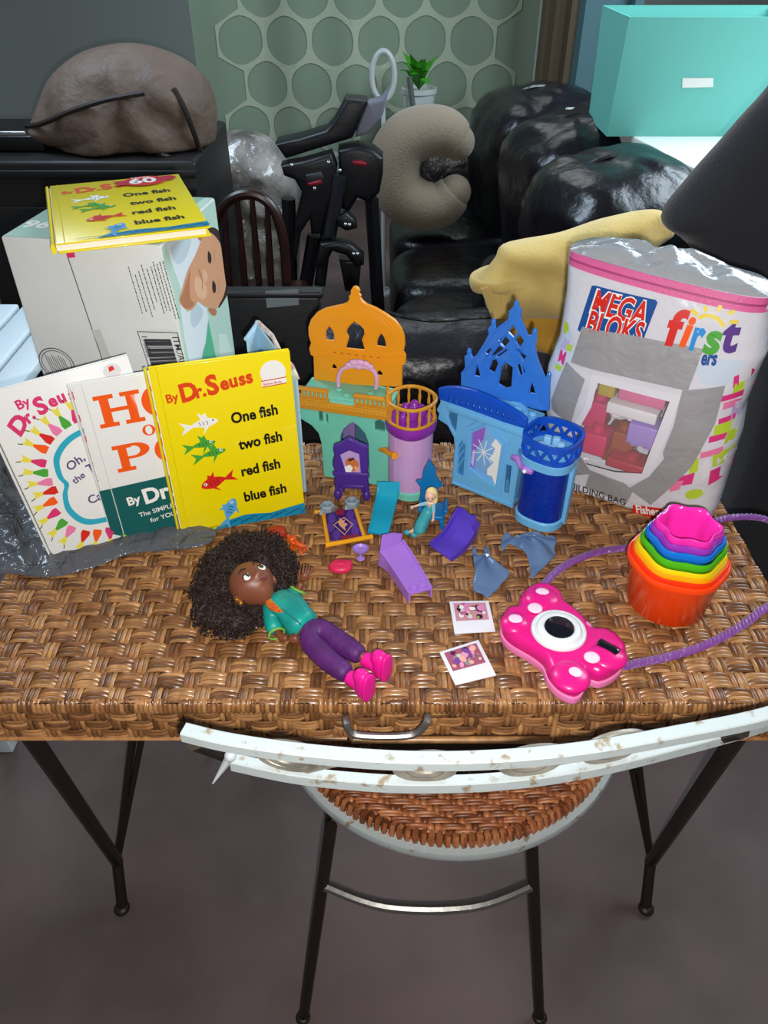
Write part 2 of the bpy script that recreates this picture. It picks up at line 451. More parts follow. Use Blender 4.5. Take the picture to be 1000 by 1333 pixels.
t = MB(); t.tube([(-.40, .985, .67), (.40, .985, .67)], .007, 8); t.build('cross_bar', IRON, desk)

# ------------------------------------------------------------------ chair pushed under the desk
ch = thing('chair', 'chair with a curved chipped-white metal back rail and round woven wicker seat', 'chair', (.075, .755, 0))
SC, SR, SZ = V3((.098, .768, .462)), .255, .462
t = MB(); t.lathe([(0, -.012), (SR*.9, -.012), (SR-.004, -.004), (SR-.004, 0), (SR*.8, -.006), (0, -.012)], 48, tr(SC)); t.build('seat_board', UNDER, ch)
t = MB()
def seatP(a, b, h):
    x, y = a-SR, b-SR; r = math.hypot(x, y)
    if r > SR*.985: x, y = x*SR*.985/r, y*SR*.985/r; r = SR*.985
    return V3((SC.x+x, SC.y+y, SZ+.004-.02*(1-(r/SR)**2)-.02*max(0, (r/SR-.9)*10)**2+h))
weave(t, seatP, SR*2, SR*2, .0165, .0095, 2, 2, .0022, 1, 5, lambda a, b: math.hypot(a-SR, b-SR) < SR*1.0)
n = 150
for k in range(n):
    a_ = 2*PI*k/n; c_, s_ = math.cos(a_), math.sin(a_)
    t.tube([SC+V3((c_*r, s_*r, z)) for r, z in ((SR*.955, .0), (SR*.975, .004), (SR*.995, -.006), (SR*.985, -.014))], .0045, 5)
t.build('seat', WICK2, ch, 60, False)
t = MB(); t.lathe([(SR-.012, -.026), (SR+.010, -.026), (SR+.012, -.018), (SR+.010, -.011), (SR-.012, -.011)], 64, tr(SC), cap=False); t.build('seat_rim', CHIP, ch)
def band(px, z, depth, hgt, ext):
    c = [tz(x, y, z) for x, y in px]
    c = c+[c[-1]+(c[-1]-c[-2])*ext+V3((0, .012, 0))] if ext else c
    return cr(c, 6, False), depth, hgt
RAIL, _, _ = band([(240, 953), (300, 967), (400, 981), (520, 990), (640, 989), (760, 978), (880, 957), (1000, 932)], .885, 0, 0, .9)
def flat_band(mb, path, wd, hg):
    v = []; n = len(path)
    for i, p in enumerate(path):
        tdir = (path[min(i+1, n-1)]-path[max(i-1, 0)]).normalized(); nn = V3((-tdir.y, tdir.x, 0))
        for (q, z) in ((-.5, -.42), (-.42, -.5), (.42, -.5), (.5, -.42), (.5, .42), (.42, .5), (-.42, .5), (-.5, .42)): v.append(p+nn*wd*q+V3((0, 0, hg*z)))
    f = [(i*8+k, i*8+(k+1) % 8, i*8+8+(k+1) % 8, i*8+8+k) for i in range(n-1) for k in range(8)]
    f += [tuple(range(8))[::-1], tuple((n-1)*8+k for k in range(8))]
    mb.add(v, f)
t = MB(); flat_band(t, RAIL, .012, .011); t.build('top_rail', CHIP, ch)
LOW, _, _ = band([(303, 992), (380, 1008), (460, 1017), (540, 1021), (640, 1018), (740, 1006), (850, 982), (1000, 940)], .842, 0, 0, .5)
t = MB(); flat_band(t, LOW, .010, .013); t.build('lower_rail', CHIP, ch)
SCRM = mt('worn_grey_scroll_metal', '#9a9488', .42, .5, (60, .4), (40, .3))
for px_ in (386, 450, 558, 683, 800):
    k = min(range(len(LOW)), key=lambda i: abs(500+1000*(LOW[i].x)/((LOW[i]-C0).dot(FW))-px_)); p = LOW[k]; td = (LOW[min(k+1, len(LOW)-1)]-LOW[k-1]).normalized()
    t = MB(); c = V3((p.x, p.y+.002, .8635)); 
    if px_ == 450: pts = [c+td*(-.03+.075*q)+V3((0, 0, -.012+.026*math.sin(q*PI/2))) for q in [i/10 for i in range(11)]]
    else: pts = [c+td*((.030-.020*q)*math.cos(q*4.3*PI))+V3((0, 0, (.0175-.011*q)*math.sin(q*4.3*PI))) for q in [i/48 for i in range(49)]]
    t.tube(pts, .0042, 8); t.build('scroll', SCRM, ch)
for (p, q) in ((tz(252, 965, .875), V3((-.135, .64, .45))), (tz(965, 950, .875), V3((.3, .66, .45)))):
    t = MB(); m_ = p.lerp(q, .5)+V3((0, -.01, 0)); t.tube(cr([p, m_, q], 6, False), .0075, 8); t.build('back_post', IRON, ch)
p = tz(300, 984, .865); t = MB(); t.tube([p, p.lerp(tz(288, 1004, .845), .6), tz(277, 1020, .835)], [.004, .003, .0006], 8); t.ell(p, .005); t.build('bracket_pin', mt('bright_tin', '#c8ccd0', .3, .3), ch)
for (a_, b_) in ((V3((-.07, .545, .45)), V3((-.13, .47, 0))), (V3((.195, .545, .45)), V3((.25, .47, 0))), (V3((-.06, .95, .45)), V3((-.12, 1.03, 0))), (V3((.21, .95, .45)), V3((.26, 1.03, 0)))):
    t = MB(); t.tube([a_, b_], .0085, 8); t.ell(b_+V3((0, 0, .006)), (.012, .012, .006)); t.build('leg', IRON, ch)
t = MB()
pa, pb = V3((-.07, .545, .45)).lerp(V3((-.13, .47, 0)), .27), V3((.195, .545, .45)).lerp(V3((.25, .47, 0)), .27)
t.tube(cr([pa, pa.lerp(pb, .3)+V3((0, -.03, 0)), pa.lerp(pb, .7)+V3((0, -.03, 0)), pb], 6, False), .007, 8, flat=1)
t.build('stretcher', STEEL, ch)
t = MB(); pc_, pd_ = V3((-.06, .95, .45)).lerp(V3((-.12, 1.03, 0)), .27), V3((.21, .95, .45)).lerp(V3((.26, 1.03, 0)), .27)
t.tube([pa, pc_], .005, 8); t.build('stretcher', IRON, ch); t = MB(); t.tube([pb, pd_], .005, 8); t.build('stretcher', IRON, ch)

# ------------------------------------------------------------------ books
P_YEL = mt('glossy_yellow_board', '#f2dc08', .28, coat=.4); P_WHT = mt('glossy_white_board', '#e9e9e6', .3, coat=.3)
PAGES = mt('page_edges', '#efeadb', .8, 0, (400, .4))
I_RED = mt('print_orange_red', '#dd4516', .35); I_BLK = mt('print_black', '#15130f', .35); I_WHT = mt('print_white', '#f1f0ea', .35)
I_GRN = mt('print_green', '#4aa336', .35); I_FRD = mt('print_red', '#d3281f', .35); I_BLU = mt('print_light_blue', '#56a3d6', .35); I_SEA = mt('print_sea_blue', '#1485ab', .35)
I_SEA2 = mt('print_dark_sea_blue', '#0b4f74', .35)
I_PINK = mt('print_rose', '#d6336c', .35); I_TEA = mt('print_turquoise', '#2ba6bd', .35); I_PUR = mt('print_dusky_purple', '#5c4a78', .35); I_OR = mt('print_orange', '#f25a14', .35)
I_YG = mt('print_lemon', '#e3d64a', .35); I_PK2 = mt('print_pink', '#e77ba6', .35); I_DTE = mt('print_dark_teal', '#0b5a58', .35); I_GRY = mt('print_grey', '#7c7f80', .5)
def book(name, label, BL, u, w_, W, H, T, cover, grp=None):
    u = V3(u).normalized(); w_ = V3(w_); w_ = (w_-u*w_.dot(u)).normalized(); n = u.cross(w_)
    BL = V3(BL); M = frame(BL, u, w_, n)
    r = thing(name, label, 'book', BL, grp); 
    b = MB(); c = .0022
    b.rbox((W/2+.002, H/2, -c/2), (W-.004, H, c), .0008, M); b.rbox((W/2+.002, H/2, -T+c/2), (W-.004, H, c), .0008, M)
    b.tube([(.0, 0.0005, -T/2), (.0, H-.0005, -T/2)], T/2, 14, False, M, flat=.45)
    cov = b.build('cover', cover, r, 40)
    b = MB(); b.box((W/2-.001, H/2, -T/2), (W-.008, H-.008, T-2*c), M); b.build('page_block', PAGES, r, 0)
    F = lambda x, y, l: M @ V3((x*W, y*H, l))
    return cov, F, M
def fish(A, x, y, s, col, flip=1, ang=0, wd=1.0):
    "a plain fish, aspect corrected for the cover (height = 1.37 width)"
    k = .171/.235
    T_ = lambda pts: [(x+flip*(p[0]*math.cos(ang)-p[1]*math.sin(ang))*s, y+(p[0]*math.sin(ang)+p[1]*math.cos(ang))*s*k) for p in pts]
    A.poly(T_(xy(cr([(-.52, .0), (-.3, .17*wd), (.1, .26*wd), (.42, .16*wd), (.56, .0), (.4, -.14*wd), (.05, -.22*wd), (-.3, -.12*wd)], 5))), col)
    A.poly(T_([(-.46, .02), (-.95, .26), (-.78, -.02), (-.98, -.30), (-.46, -.06)]), col)
    A.poly(T_([(-.1, .2*wd), (-.16, .52), (.0, .36), (.14, .44), (.2, .2*wd)]), col); A.poly(T_([(0, -.2*wd), (-.16, -.5), (.16, -.2*wd)]), col)
    A.poly(T_(circ(.36, .06, .075, n=14)), I_WHT); A.poly(T_(circ(.375, .06, .036, n=10)), I_BLK)
    for q in (-.2, -.05, .1): A.line(T_([(q, .12*wd), (q+.05, 0), (q, -.1*wd)]), .004, I_BLK)
def fish_cover(r, F, sticker=False):
    A = Art(F, .0003)
    A.line([(.075, .0), (.075, 1)], .006, mt('yellow_hinge_groove', '#d9c406', .3))
    A.text('By', .066, .10, .805, I_RED, .03, .12, sx=1.3)
    for tx, x, y, s, a in (('D', .20, .80, .135, .1), ('r.', .305, .812, .10, .1), ('S', .392, .818, .145, .12), ('e', .487, .835, .10, .12), ('u', .550, .842, .10, .12), ('s', .620, .848, .10, .12), ('s', .672, .853, .10, .12)):
        A.text(tx, s, x, y, I_RED, .045, a, sx=1.25)
    for tx, x, y in (('One fish', .525, .640), ('two fish', .555, .480), ('red fish', .54, .315), ('blue fish', .535, .150)):
        A.text(tx, .086, x, y, I_BLK, .034, .05, sx=1.18)
    fish(A, .33, .665, .18, I_WHT, 1, .1, .8); fish(A, .30, .545, .16, I_GRN, 1, .1, .7); fish(A, .36, .485, .17, I_GRN, 1, .15, .7)
    fish(A, .33, .305, .18, I_FRD, -1, -.25, 1.1)
    A.poly([(.26, .0), (.36, .045), (.52, .066), (.60, .062), (.72, .048), (.85, .062), (1, .075), (1, .004), (.5, .004)], I_SEA)
    for q in range(16):
        x = .36+q*.04; A.line([(x, .012+.012*(q % 3)), (x+.03, .024+.012*(q % 3)), (x+.055, .030+.01*(q % 2))], .006, I_SEA2)
    fish(A, .42, .120, .175, I_BLU, 1, 1.15, 1.1)
    for q in range(5): A.line([(.10+q*.03, .012+.006*(q % 2)), (.17+q*.03, .026), (.24+q*.03, .018)], .003, mt('print_olive', '#a39a1c', .4))
    if not sticker:
        k = .171/.235
        A.poly(circ(.865, .895, .092, .092*k, 30), I_WHT); A.poly([(.775, .855), (.955, .862), (.955, .826), (.775, .820)], I_WHT)
        A.line([(.775, .8225), (.955, .8285)], .005, I_FRD); A.line([(.775, .856), (.955, .862)], .005, I_FRD)
        A.text('Beginner Books', .020, .786, .831, I_FRD, .02, .02, sx=1.05)
    else:
        k = .171/.235
        A.poly(circ(.72, .90, .165, .095, 30), I_FRD); A.poly([(.50, .845), (.93, .875), (.97, .925), (.93, .965), (.48, .935), (.52, .89)], mt('print_crimson', '#b51f35', .35))
        A.text('60', .14, .60, .855, I_WHT, .03, .03, sx=1.5); A.text('YEARS', .035, .62, .955, I_WHT, .01, .03, sx=1.5)
    A.build('cover_art', r)
def lean(yaw, phi, tilt=0):
    u0 = V3((math.cos(yaw), math.sin(yaw), 0)); b = V3((-math.sin(yaw), math.cos(yaw), 0)); w0 = V3((0, 0, math.cos(phi)))+b*math.sin(phi)
    return u0*math.cos(tilt)+w0*math.sin(tilt), w0*math.cos(tilt)-u0*math.sin(tilt)
R_ = math.radians
u, w_ = lean(R_(16.6), R_(5), R_(0))
r, F, M = book('picture_book', 'yellow hardback picture book standing upright in front, four coloured fish on its cover', (-.271, .781, TOP+.001), u, w_, .170, .235, .009, P_YEL, 'picture books')
fish_cover(r, F)
# white book with orange slab lettering
u, w_ = lean(R_(19), R_(5), R_(1))
r, F, M = book('picture_book', 'white and dark teal hardback with big orange slab letters, between two standing books', (-.352, .764, TOP+.001), u, w_, .170, .224, .008, P_WHT, 'picture books')
A = Art(F, .0003); k = .17/.224
A.poly([(0.0, .004), (1, .004), (1, .385), (0, .365)], I_DTE)
A.line([(.085, 0), (.085, 1)], .006, mt('white_hinge_groove', '#cfcfca', .3))
def stem(x, y, h, wd, s=.035):
    t_ = .024
    return [(x-s, y), (x+wd+s, y), (x+wd+s, y+t_), (x+wd, y+t_), (x+wd, y+h-t_), (x+wd+s, y+h-t_), (x+wd+s, y+h), (x-s, y+h), (x-s, y+h-t_), (x, y+h-t_), (x, y+t_), (x-s, y+t_)]
def slabH(x, y, h, w0):
    A.poly(stem(x, y, h, w0*.26), I_OR); A.poly(stem(x+w0*.74, y, h, w0*.26), I_OR); A.poly([(x+w0*.2, y+h*.45), (x+w0*.8, y+h*.45), (x+w0*.8, y+h*.57), (x+w0*.2, y+h*.57)], I_OR)
def slabO(x, y, h, w0):
    A.poly([circ(x+w0/2, y+h/2, w0/2, h*.51, 32), circ(x+w0/2, y+h/2, w0*.26, h*.41, 32)[::-1]], I_OR)
def slabP(x, y, h, w0):
    A.poly(stem(x, y, h, w0*.28), I_OR)
    o = [(x+w0*.2, y+h)]+[(x+w0*.5+w0*.5*math.cos(a_), y+h*.72+h*.28*math.sin(a_)) for a_ in [PI/2-PI*q/16 for q in range(17)]]+[(x+w0*.2, y+h*.44)]
    i_ = [(x+w0*.26, y+h*.9)]+[(x+w0*.48+w0*.22*math.cos(a_), y+h*.72+h*.18*math.sin(a_)) for a_ in [PI/2-PI*q/16 for q in range(17)]]+[(x+w0*.26, y+h*.54)]
    A.poly([o, i_[::-1]], I_OR)
slabH(.165, .735, .185, .24); slabO(.44, .745, .185, .25); slabP(.735, .75, .185, .22)
slabO(.40, .645, .065, .09); 
v, f = text_geo('N', .085, .04); A.put([(p[0]*1.3+.51, p[1]+.648) for p in v], f, I_OR)
slabP(.20, .455, .165, .22); slabO(.45, .46, .165, .24); slabP(.735, .47, .165, .22)
A.text('By', .075, .17, .235, I_WHT, .03, .1, sx=1.3); A.text('Dr. Seuss', .135, .29, .225, I_WHT, .035, .08, sx=1.25)
A.text('The SIMPLEST SEUSS', .042, .23, .145, I_WHT, .01, .08, sx=1.3); A.text('for YOUNGEST USE', .042, .30, .095, I_WHT, .01, .08, sx=1.3)
A.build('cover_art', r)
# leftmost white book with a turquoise ring
u, w_ = lean(R_(22), R_(10), R_(6))
r, F, M = book('picture_book', 'white hardback standing at the far left, turquoise cloud ring and purple words on it', (-.424, .733, TOP+.001), u, w_, .172, .226, .008, P_WHT, 'picture books')
A = Art(F, .0003); k = .172/.226
A.text('By', .07, .21, .875, I_PINK, .03, .12, sx=1.3)
for tx, x, y, s, a in (('D', .15, .735, .125, .6), ('r.', .235, .79, .09, .4), ('S', .325, .818, .125, .2), ('e', .41, .842, .09, .12), ('u', .47, .850, .09, .06), ('s', .545, .852, .085, 0), ('s', .595, .850, .085, -.06)):
    A.text(tx, s, x, y, I_PINK, .045, a, sx=1.25)
ring = cr([(.27, .47), (.30, .58), (.42, .66), (.58, .69), (.76, .68), (.90, .60), (.93, .47), (.90, .38), (.94, .28), (.86, .17), (.68, .12), (.48, .12), (.31, .15), (.235, .25), (.25, .35), (.29, .41)], 5)
ctr = (.585, .40)
l0 = A.l
for q in range(34):
    A.l = l0
    a_ = 2*PI*q/34; d_ = V3((math.cos(a_), math.sin(a_)*k, 0)); best = max(ring, key=lambda p: V3((p.x-ctr[0], (p.y-ctr[1])/k, 0)).normalized().dot(V3((math.cos(a_), math.sin(a_), 0))))
    for base, sg, sc in ((best, 1, 1),) + (((best, -1, .7),) if q % 4 == 1 and abs(a_-PI) > .75 else ()):
        x0, y0 = base.x+sg*d_.x*.05, base.y+sg*d_.y*.05
        T_ = lambda pts: [(x0+sg*sc*(p[0]*math.cos(a_)-p[1]*math.sin(a_)), y0+sg*sc*(p[0]*math.sin(a_)+p[1]*math.cos(a_))*k) for p in pts]
        colr = [I_GRN, I_PK2, I_FRD, I_OR, I_PINK][q % 5]
        A.poly(T_([(0, -.028), (.03, -.032), (.10, -.008), (.10, .008), (.03, .032), (0, .028)]), colr)
        A.poly(T_([(.095, -.014), (.12, -.018), (.165, -.035), (.15, -.004), (.175, .02), (.13, .018), (.10, .012)]), I_YG)
        A.line(T_([(.16, .02), (.19, .03)]), .005, I_BLK)
A.poly([ring, [V3((ctr[0]+(p.x-ctr[0])*.885, ctr[1]+(p.y-ctr[1])*.89, 0)) for p in ring][::-1]], I_TEA)
A.text('Oh,', .07, .36, .475, I_PUR, .02, .3, sx=1.3); A.text('the', .055, .36, .395, I_PUR, .02, .3, sx=1.3); A.text('THINKS', .075, .475, .43, I_PUR, .02, .12, sx=1.3)
A.text('you', .07, .52, .345, I_PUR, .02, .12, sx=1.3); A.text('Can Think!', .07, .40, .255, I_PUR, .02, .1, sx=1.3)
A.poly(circ(.87, .94, .06, .04, 20), mt('print_pale_ring', '#d9d4d4', .4)); A.poly([(.85, .94), (.89, .945), (.885, .968), (.855, .965)], I_FRD)
A.build('cover_art', r)

# ------------------------------------------------------------------ carton with a baby picture
CYAW = R_(-9); cf = Plane((-.446, .900), CYAW, TOP); CW, CD, CH = .196, .186, .3545
cb = thing('carton', 'tall white and mint green carton printed with a baby in a white shirt', 'box', (-.34, .97, TOP))
CART = mt('white_carton_board', '#d8dad8', .6, 0, (60, .12), (7, .08)); MINT = mt('mint_carton_print', '#b9d8c9', .45); MINT2 = mt('sage_carton_print', '#8fb3a0', .45)
t = MB(); t.rbox((CW/2, CH/2, -CD/2), (CW, CH, CD), .0025, cf.mat()); t.build('carton_body', CART, cb, 40)
cbx = lambda x, y: (130+x/4.762, 290+y/4.764)
c1 = lambda x, y: (x/2.5, 110+y/2.5)
pf = lambda fn, pts, pl: [pl.uz(*fn(*p)) for p in pts]
def plF(pl): return lambda x, y, l: pl.at(x, -l, 0)+V3((0, 0, y-pl.o.z+pl.o.z)) if False else V3((pl.o.x, pl.o.y, 0))+pl.u*x-pl.n*l+V3((0, 0, y))
cf0 = Plane((cf.o.x, cf.o.y), CYAW, 0)
A = Art(plF(cf0), .0003)
LN = mt('print_charcoal', '#35353a', .5)
s0, s1 = cf0.uz(*c1(212, 535)), cf0.uz(*c1(345, 930)); A.line([s0, (s0[0]+.2*(s1[0]-s0[0]), s0[1]+.2*(s1[1]-s0[1])), s1], .0012, LN)
A.poly(pf(c1, [(213, 540), (240, 538), (246, 562), (222, 565)], cf0), I_PINK)
TAPE = mt('clear_carton_tape', '#c3c3bd', .25)
A.poly(pf(c1, [(300, 800), (325, 795), (372, 915), (348, 922)], cf0), TAPE)
def small_lines(x0, y0, x1, y1, n, dx, dy, seed):
    rnd = random.Random(seed)
    for i in range(n):
        xx, yy = x0+dx*i, y0+dy*i; L0 = rnd.uniform(0, .25); L1 = rnd.uniform(.7, 1); t_ = L0
        while t_ < L1:
            e_ = min(L1, t_+rnd.uniform(.02, .07))
            A.line([cf0.uz(*cbx(xx+(x1-x0)*t_, yy+(y1-y0)*t_)), cf0.uz(*cbx(xx+(x1-x0)*e_, yy+(y1-y0)*e_))], .0011, LN); t_ = e_+.012
lq = A.l; small_lines(170, 250, 280, 610, 5, 26, -8, 3); small_lines(305, 220, 425, 640, 5, 22, 2, 9)
bc = pf(cbx, [(235, 668), (488, 675), (540, 900), (318, 925)], cf0)
A.poly(bc, LN); cc = (sum(p[0] for p in bc)/4, sum(p[1] for p in bc)/4); A.poly([(cc[0]+(p[0]-cc[0])*.96, cc[1]+(p[1]-cc[1])*.965) for p in bc], CART)
rnd = random.Random(4)
for i in range(26):
    t_ = .06+.88*i/26; wd = rnd.choice((.0008, .0014, .002, .003))
    A.line([cf0.uz(*cbx(275+60*t_, 705+215*t_)), cf0.uz(*cbx(440+60*t_, 708+200*t_))], wd, LN)
for tx, fr, to, sz in (('ITM./ART. 180', (452, 700), (512, 900), .0115), ('196633', (262, 690), (318, 890), .010)):
    a0, a1 = cf0.uz(*cbx(*fr)), cf0.uz(*cbx(*to)); A.text(tx, sz, a0[0], a0[1], LN, .01, math.atan2(a1[1]-a0[1], a1[0]-a0[0]))
st = cf0.uz(*c1(188, 905)); A.poly([circ(st[0], st[1], .024, .022, 32), circ(st[0], st[1], .0228, .0208, 32)[::-1]], LN); A.poly([circ(st[0], st[1], .0205, .0185, 32), circ(st[0], st[1], .0196, .0176, 32)[::-1]], LN)
for i in range(9): A.line([(st[0]-.013+.003*i, st[1]+.012-.002*(i % 3)), (st[0]-.009+.003*i, st[1]-.012)], .0009, LN)
A.build('front_print', cb)
cs = Plane((cf0.at(CW, 0, 0).x, cf0.at(CW, 0, 0).y), CYAW+PI/2, 0)
A = Art(lambda x, y, l: plF(cs)(min(max(x, .001), CD-.0015), y, l), .0003)
SK = mt('print_skin', '#d7a07c', .45); SK2 = mt('print_deep_skin', '#b97d5c', .45); HR = mt('print_dark_hair', '#3c2c26', .45); SHI = mt('print_shirt_white', '#dfe8ee', .45); SH2 = mt('print_shirt_blue', '#c2d2dd', .45)
A.poly([(.001, TOP+.002), (CD-.002, TOP+.002), (CD-.002, TOP+CH-.002), (.001, TOP+CH-.002)], MINT)
A.poly([(.0, TOP+.002), (.012, TOP+.002), (.012, TOP+CH-.06), (.0, TOP+CH-.02)], mt('print_cream', '#e6e4d6', .5))
pc = lambda pts, n=0: (xy(cr(pf(cbx, pts, cs), n)) if n else pf(cbx, pts, cs))
A.poly(pc([(405, 135), (470, 80), (600, 50), (640, 80), (610, 200), (540, 300), (510, 430), (470, 320)]), SHI)
A.poly(pc([(495, 480), (540, 560), (600, 490), (660, 530), (672, 600), (655, 760), (630, 885), (560, 885), (520, 700)]), SHI)
A.poly(pc([(560, 560), (600, 500), (640, 560), (600, 640), (570, 640)], 3), SH2); A.poly(pc([(440, 150), (560, 90), (540, 200), (480, 260)], 3), SH2)
A.poly(pc([(670, 600), (728, 880), (622, 890), (640, 790), (655, 740)]), mt('print_sea_green', '#5cb892', .45))
A.poly(pc([(735, 690), (780, 690), (850, 870), (745, 885)]), mt('print_pale_mint', '#d3e6dc', .45))
A.poly(pc([(605, 90), (615, 55), (640, 42), (665, 60), (640, 110), (620, 112)], 4), SK2); A.poly(pc([(668, 535), (700, 525), (722, 545), (715, 575), (690, 570)], 4), SK2)
A.poly(pc([(630, 100), (590, 200), (540, 300), (505, 420), (490, 480), (520, 530), (560, 545), (590, 515), (610, 488), (640, 512), (690, 530), (740, 520), (790, 440), (806, 350), (800, 250), (775, 150), (735, 70), (690, 40), (660, 50)], 4), SK)
A.poly(pc([(560, 290), (545, 330), (510, 440), (495, 485), (525, 528), (560, 530), (585, 500), (560, 470), (555, 380)], 4), SK2)
A.poly(pc([(600, 330), (585, 400), (610, 460), (650, 470), (660, 400)], 4), mt('print_light_skin', '#e6b896', .45))
A.poly(pc([(655, 48), (700, 28), (745, 60), (785, 130), (808, 230), (808, 340), (795, 430), (770, 480), (740, 525), (735, 515), (770, 440), (785, 330), (775, 220), (745, 130), (700, 70)], 4), HR)
for (x, y) in ((678, 215), (706, 398)):
    A.poly(pc([(x-9, y-38), (x+8, y-20), (x+12, y+15), (x+4, y+38), (x-10, y+20)], 4), HR); A.line(pc([(x+28, y-45), (x+34, y), (x+26, y+45)]), .0012, SK2)
A.line(pc([(608, 285), (622, 320), (633, 360), (632, 412)]), .0025, SK2); A.poly(pc([(640, 290), (668, 330), (650, 370), (635, 330)], 4), mt('print_light_skin', '#e6b896', .45))
a0, a1 = cs.uz(*cbx(822, 585)), cs.uz(*cbx(870, 800)); A.text('diapers', .027, a0[0], a0[1], I_GRY, .01, math.atan2(a1[1]-a0[1], a1[0]-a0[0]))
A.poly(pc([(868, 630), (895, 622), (935, 860), (908, 868)]), LN); A.line(pc([(872, 640), (915, 870)]), .0025, I_FRD)
a0 = cs.uz(*cbx(885, 650)); A.text('KIRKLAND', .011, a0[0], a0[1], I_WHT, .02, math.atan2(a1[1]-a0[1], a1[0]-a0[0]))
A.build('side_print', cb)
CT = frame(cf.at(0, 0, CH), cf.u, cf.n, V3((0, 0, 1)))
A = Art(lambda x, y, l: CT @ V3((x, y, l)), .0003)
A.poly([(.002, .002), (CW-.002, .002), (CW-.002, CD-.002), (.002, CD-.002)], MINT2)
A.poly([(CW-.03, .002), (CW-.002, .002), (CW-.002, CD-.002), (CW-.012, CD-.002)], MINT)
A.poly([(.03, .085), (.075, .082), (.085, .12), (.03, .125)], SK2)
A.text('96', .034, .004, .036, I_WHT, .03)
A.build('top_print', cb)
BT = .0125
p = [tz(68, 318, TOP+CH+BT), tz(270, 290, TOP+CH+BT), tz(60, 240, TOP+CH+BT)]
u = V3((math.cos(R_(20.5)), math.sin(R_(20.5)), 0))
r, F, M = book('picture_book', 'yellow hardback picture book with a round red 60 badge, lying flat on the carton', p[0], u, V3((-u.y, u.x, 0)), .172, .238, BT-.001, P_YEL, 'picture books')
fish_cover(r, F, True)

# ------------------------------------------------------------------ teal toy castle
def plast(name, col, r=.32, **k): return mt(name, col, r, spec=.45, **k)
TEAL = plast('mint_plastic', '#74c9b2'); GOLD = plast('amber_plastic', '#e8961c', .3); PINKL = plast('pale_orchid_plastic', '#c9a0d0'); PURP = plast('purple_plastic', '#8a2fa3'); GOLD2 = plast('ochre_plastic', '#cf9028')
INK = mt('dark_opening', '#3a4a5a', .6)
c5 = lambda x, y: (370+x/3.923, 360+y/3.921)
c6 = lambda x, y: (560+x/4.164, 380+y/4.166)
tp = Plane((-.088, .918), R_(-15.6), TOP); T5 = tp.mat()
t0 = Plane((-.088, .918), R_(-15.6), 0)
q5 = lambda pts, v=0: [(a, b-TOP) for a, b in [t0.uz(*c5(*p), v) for p in pts]]
castle = thing('toy_castle', 'mint green toy castle with an amber onion dome panel and orchid turret', 'toy castle', tp.at(.04, .03, 0))
WH = q5([(530, 690)])[0][1]
wall = q5([(203, 1022), (533, 1070), (533, 690), (70, 625), (66, 680), (85, 690), (75, 720), (140, 760), (175, 800), (190, 850)])
arch = q5([(290, 1040), (287, 815), (302, 780), (330, 755), (350, 743), (380, 765), (412, 800), (430, 850), (438, 1045)])
arch = [(p[0], max(p[1], .004)) for p in arch]; wall[0] = (wall[0][0], 0); wall[1] = (wall[1][0], 0)
w1 = q5([(175, 690), (198, 682), (222, 705), (225, 750), (178, 740)]); w2 = q5([(463, 740), (488, 730), (512, 745), (515, 795), (463, 785)])
t = MB(); t.solid([wall, arch, w1, w2], .006, .0008, T5 @ tr(0, 0, -.003)); 
x0, x1 = wall[0][0]+.002, .095
t.rbox((x0+.003, WH*.5, -.028), (.005, WH, .052), .001, T5); t.rbox(((x0+x1)/2, .003, -.028), (x1-x0, .006, .052), .001, T5); t.rbox((x1-.003, WH*.5, -.03), (.005, WH, .05), .001, T5)
t.build('castle_wall', TEAL, castle)
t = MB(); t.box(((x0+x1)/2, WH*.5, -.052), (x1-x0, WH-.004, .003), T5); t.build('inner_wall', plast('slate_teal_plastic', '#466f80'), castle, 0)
t = MB(); t.solid(q5([(290, 860), (290, 800), (350, 745), (352, 860)]), .004, .0005, T5 @ tr(0, 0, -.0105)); t.build('door_leaf', plast('mauve_plastic', '#7f6aa0'), castle)
for wn in (w1, w2):
    t = MB(); t.solid([(p[0], p[1]) for p in wn], .002, .0003, T5 @ tr(0, 0, -.006)); t.build('window_panel', plast('grey_teal_plastic', '#3d6a66'), castle)
t = MB(); a_, b_ = q5([(70, 625)])[0][0], .097
t.rbox(((a_+b_)/2, WH+.001, -.028), (b_-a_, .006, .060), .0012, T5); t.rbox((.03, WH+.004, -.03), (.10, .004, .045), .001, T5)
for q in range(7): t.ell((a_+.02+.015*q, WH+.006, -.018-.006*(q % 3)), (.005, .003, .005), T5)
t.build('roof_deck', TEAL, castle)
t = MB(); t.rbox(((a_+b_)/2, WH-.004, .002), (b_-a_, .014, .009), .0012, T5)
for q in range(24): t.ell((a_+.004+(b_-a_-.008)*q/23, WH-.004, .0066), (.0017, .0028, .001), T5, nu=8, nv=6)
gap = (q5([(228, 600)])[0][0], q5([(358, 610)])[0][0])
for (xa, xb) in ((a_, gap[0]), (gap[1], b_)):
    t.rbox(((xa+xb)/2, WH+.0045, .002), (xb-xa, .003, .008), .0008, T5); t.rbox(((xa+xb)/2, WH+.019, .002), (xb-xa, .0035, .008), .0008, T5)
    n = 8
    for q in range(n): t.tube([(xa+.002+(xb-xa-.004)*q/(n-1), WH+.004, .002), (xa+.002+(xb-xa-.004)*q/(n-1), WH+.011, .002), (xa+.002+(xb-xa-.004)*q/(n-1), WH+.018, .002)], [.0014, .0021, .0014], 6, M=T5)
t.build('balustrade', GOLD2, castle)
pv = .052
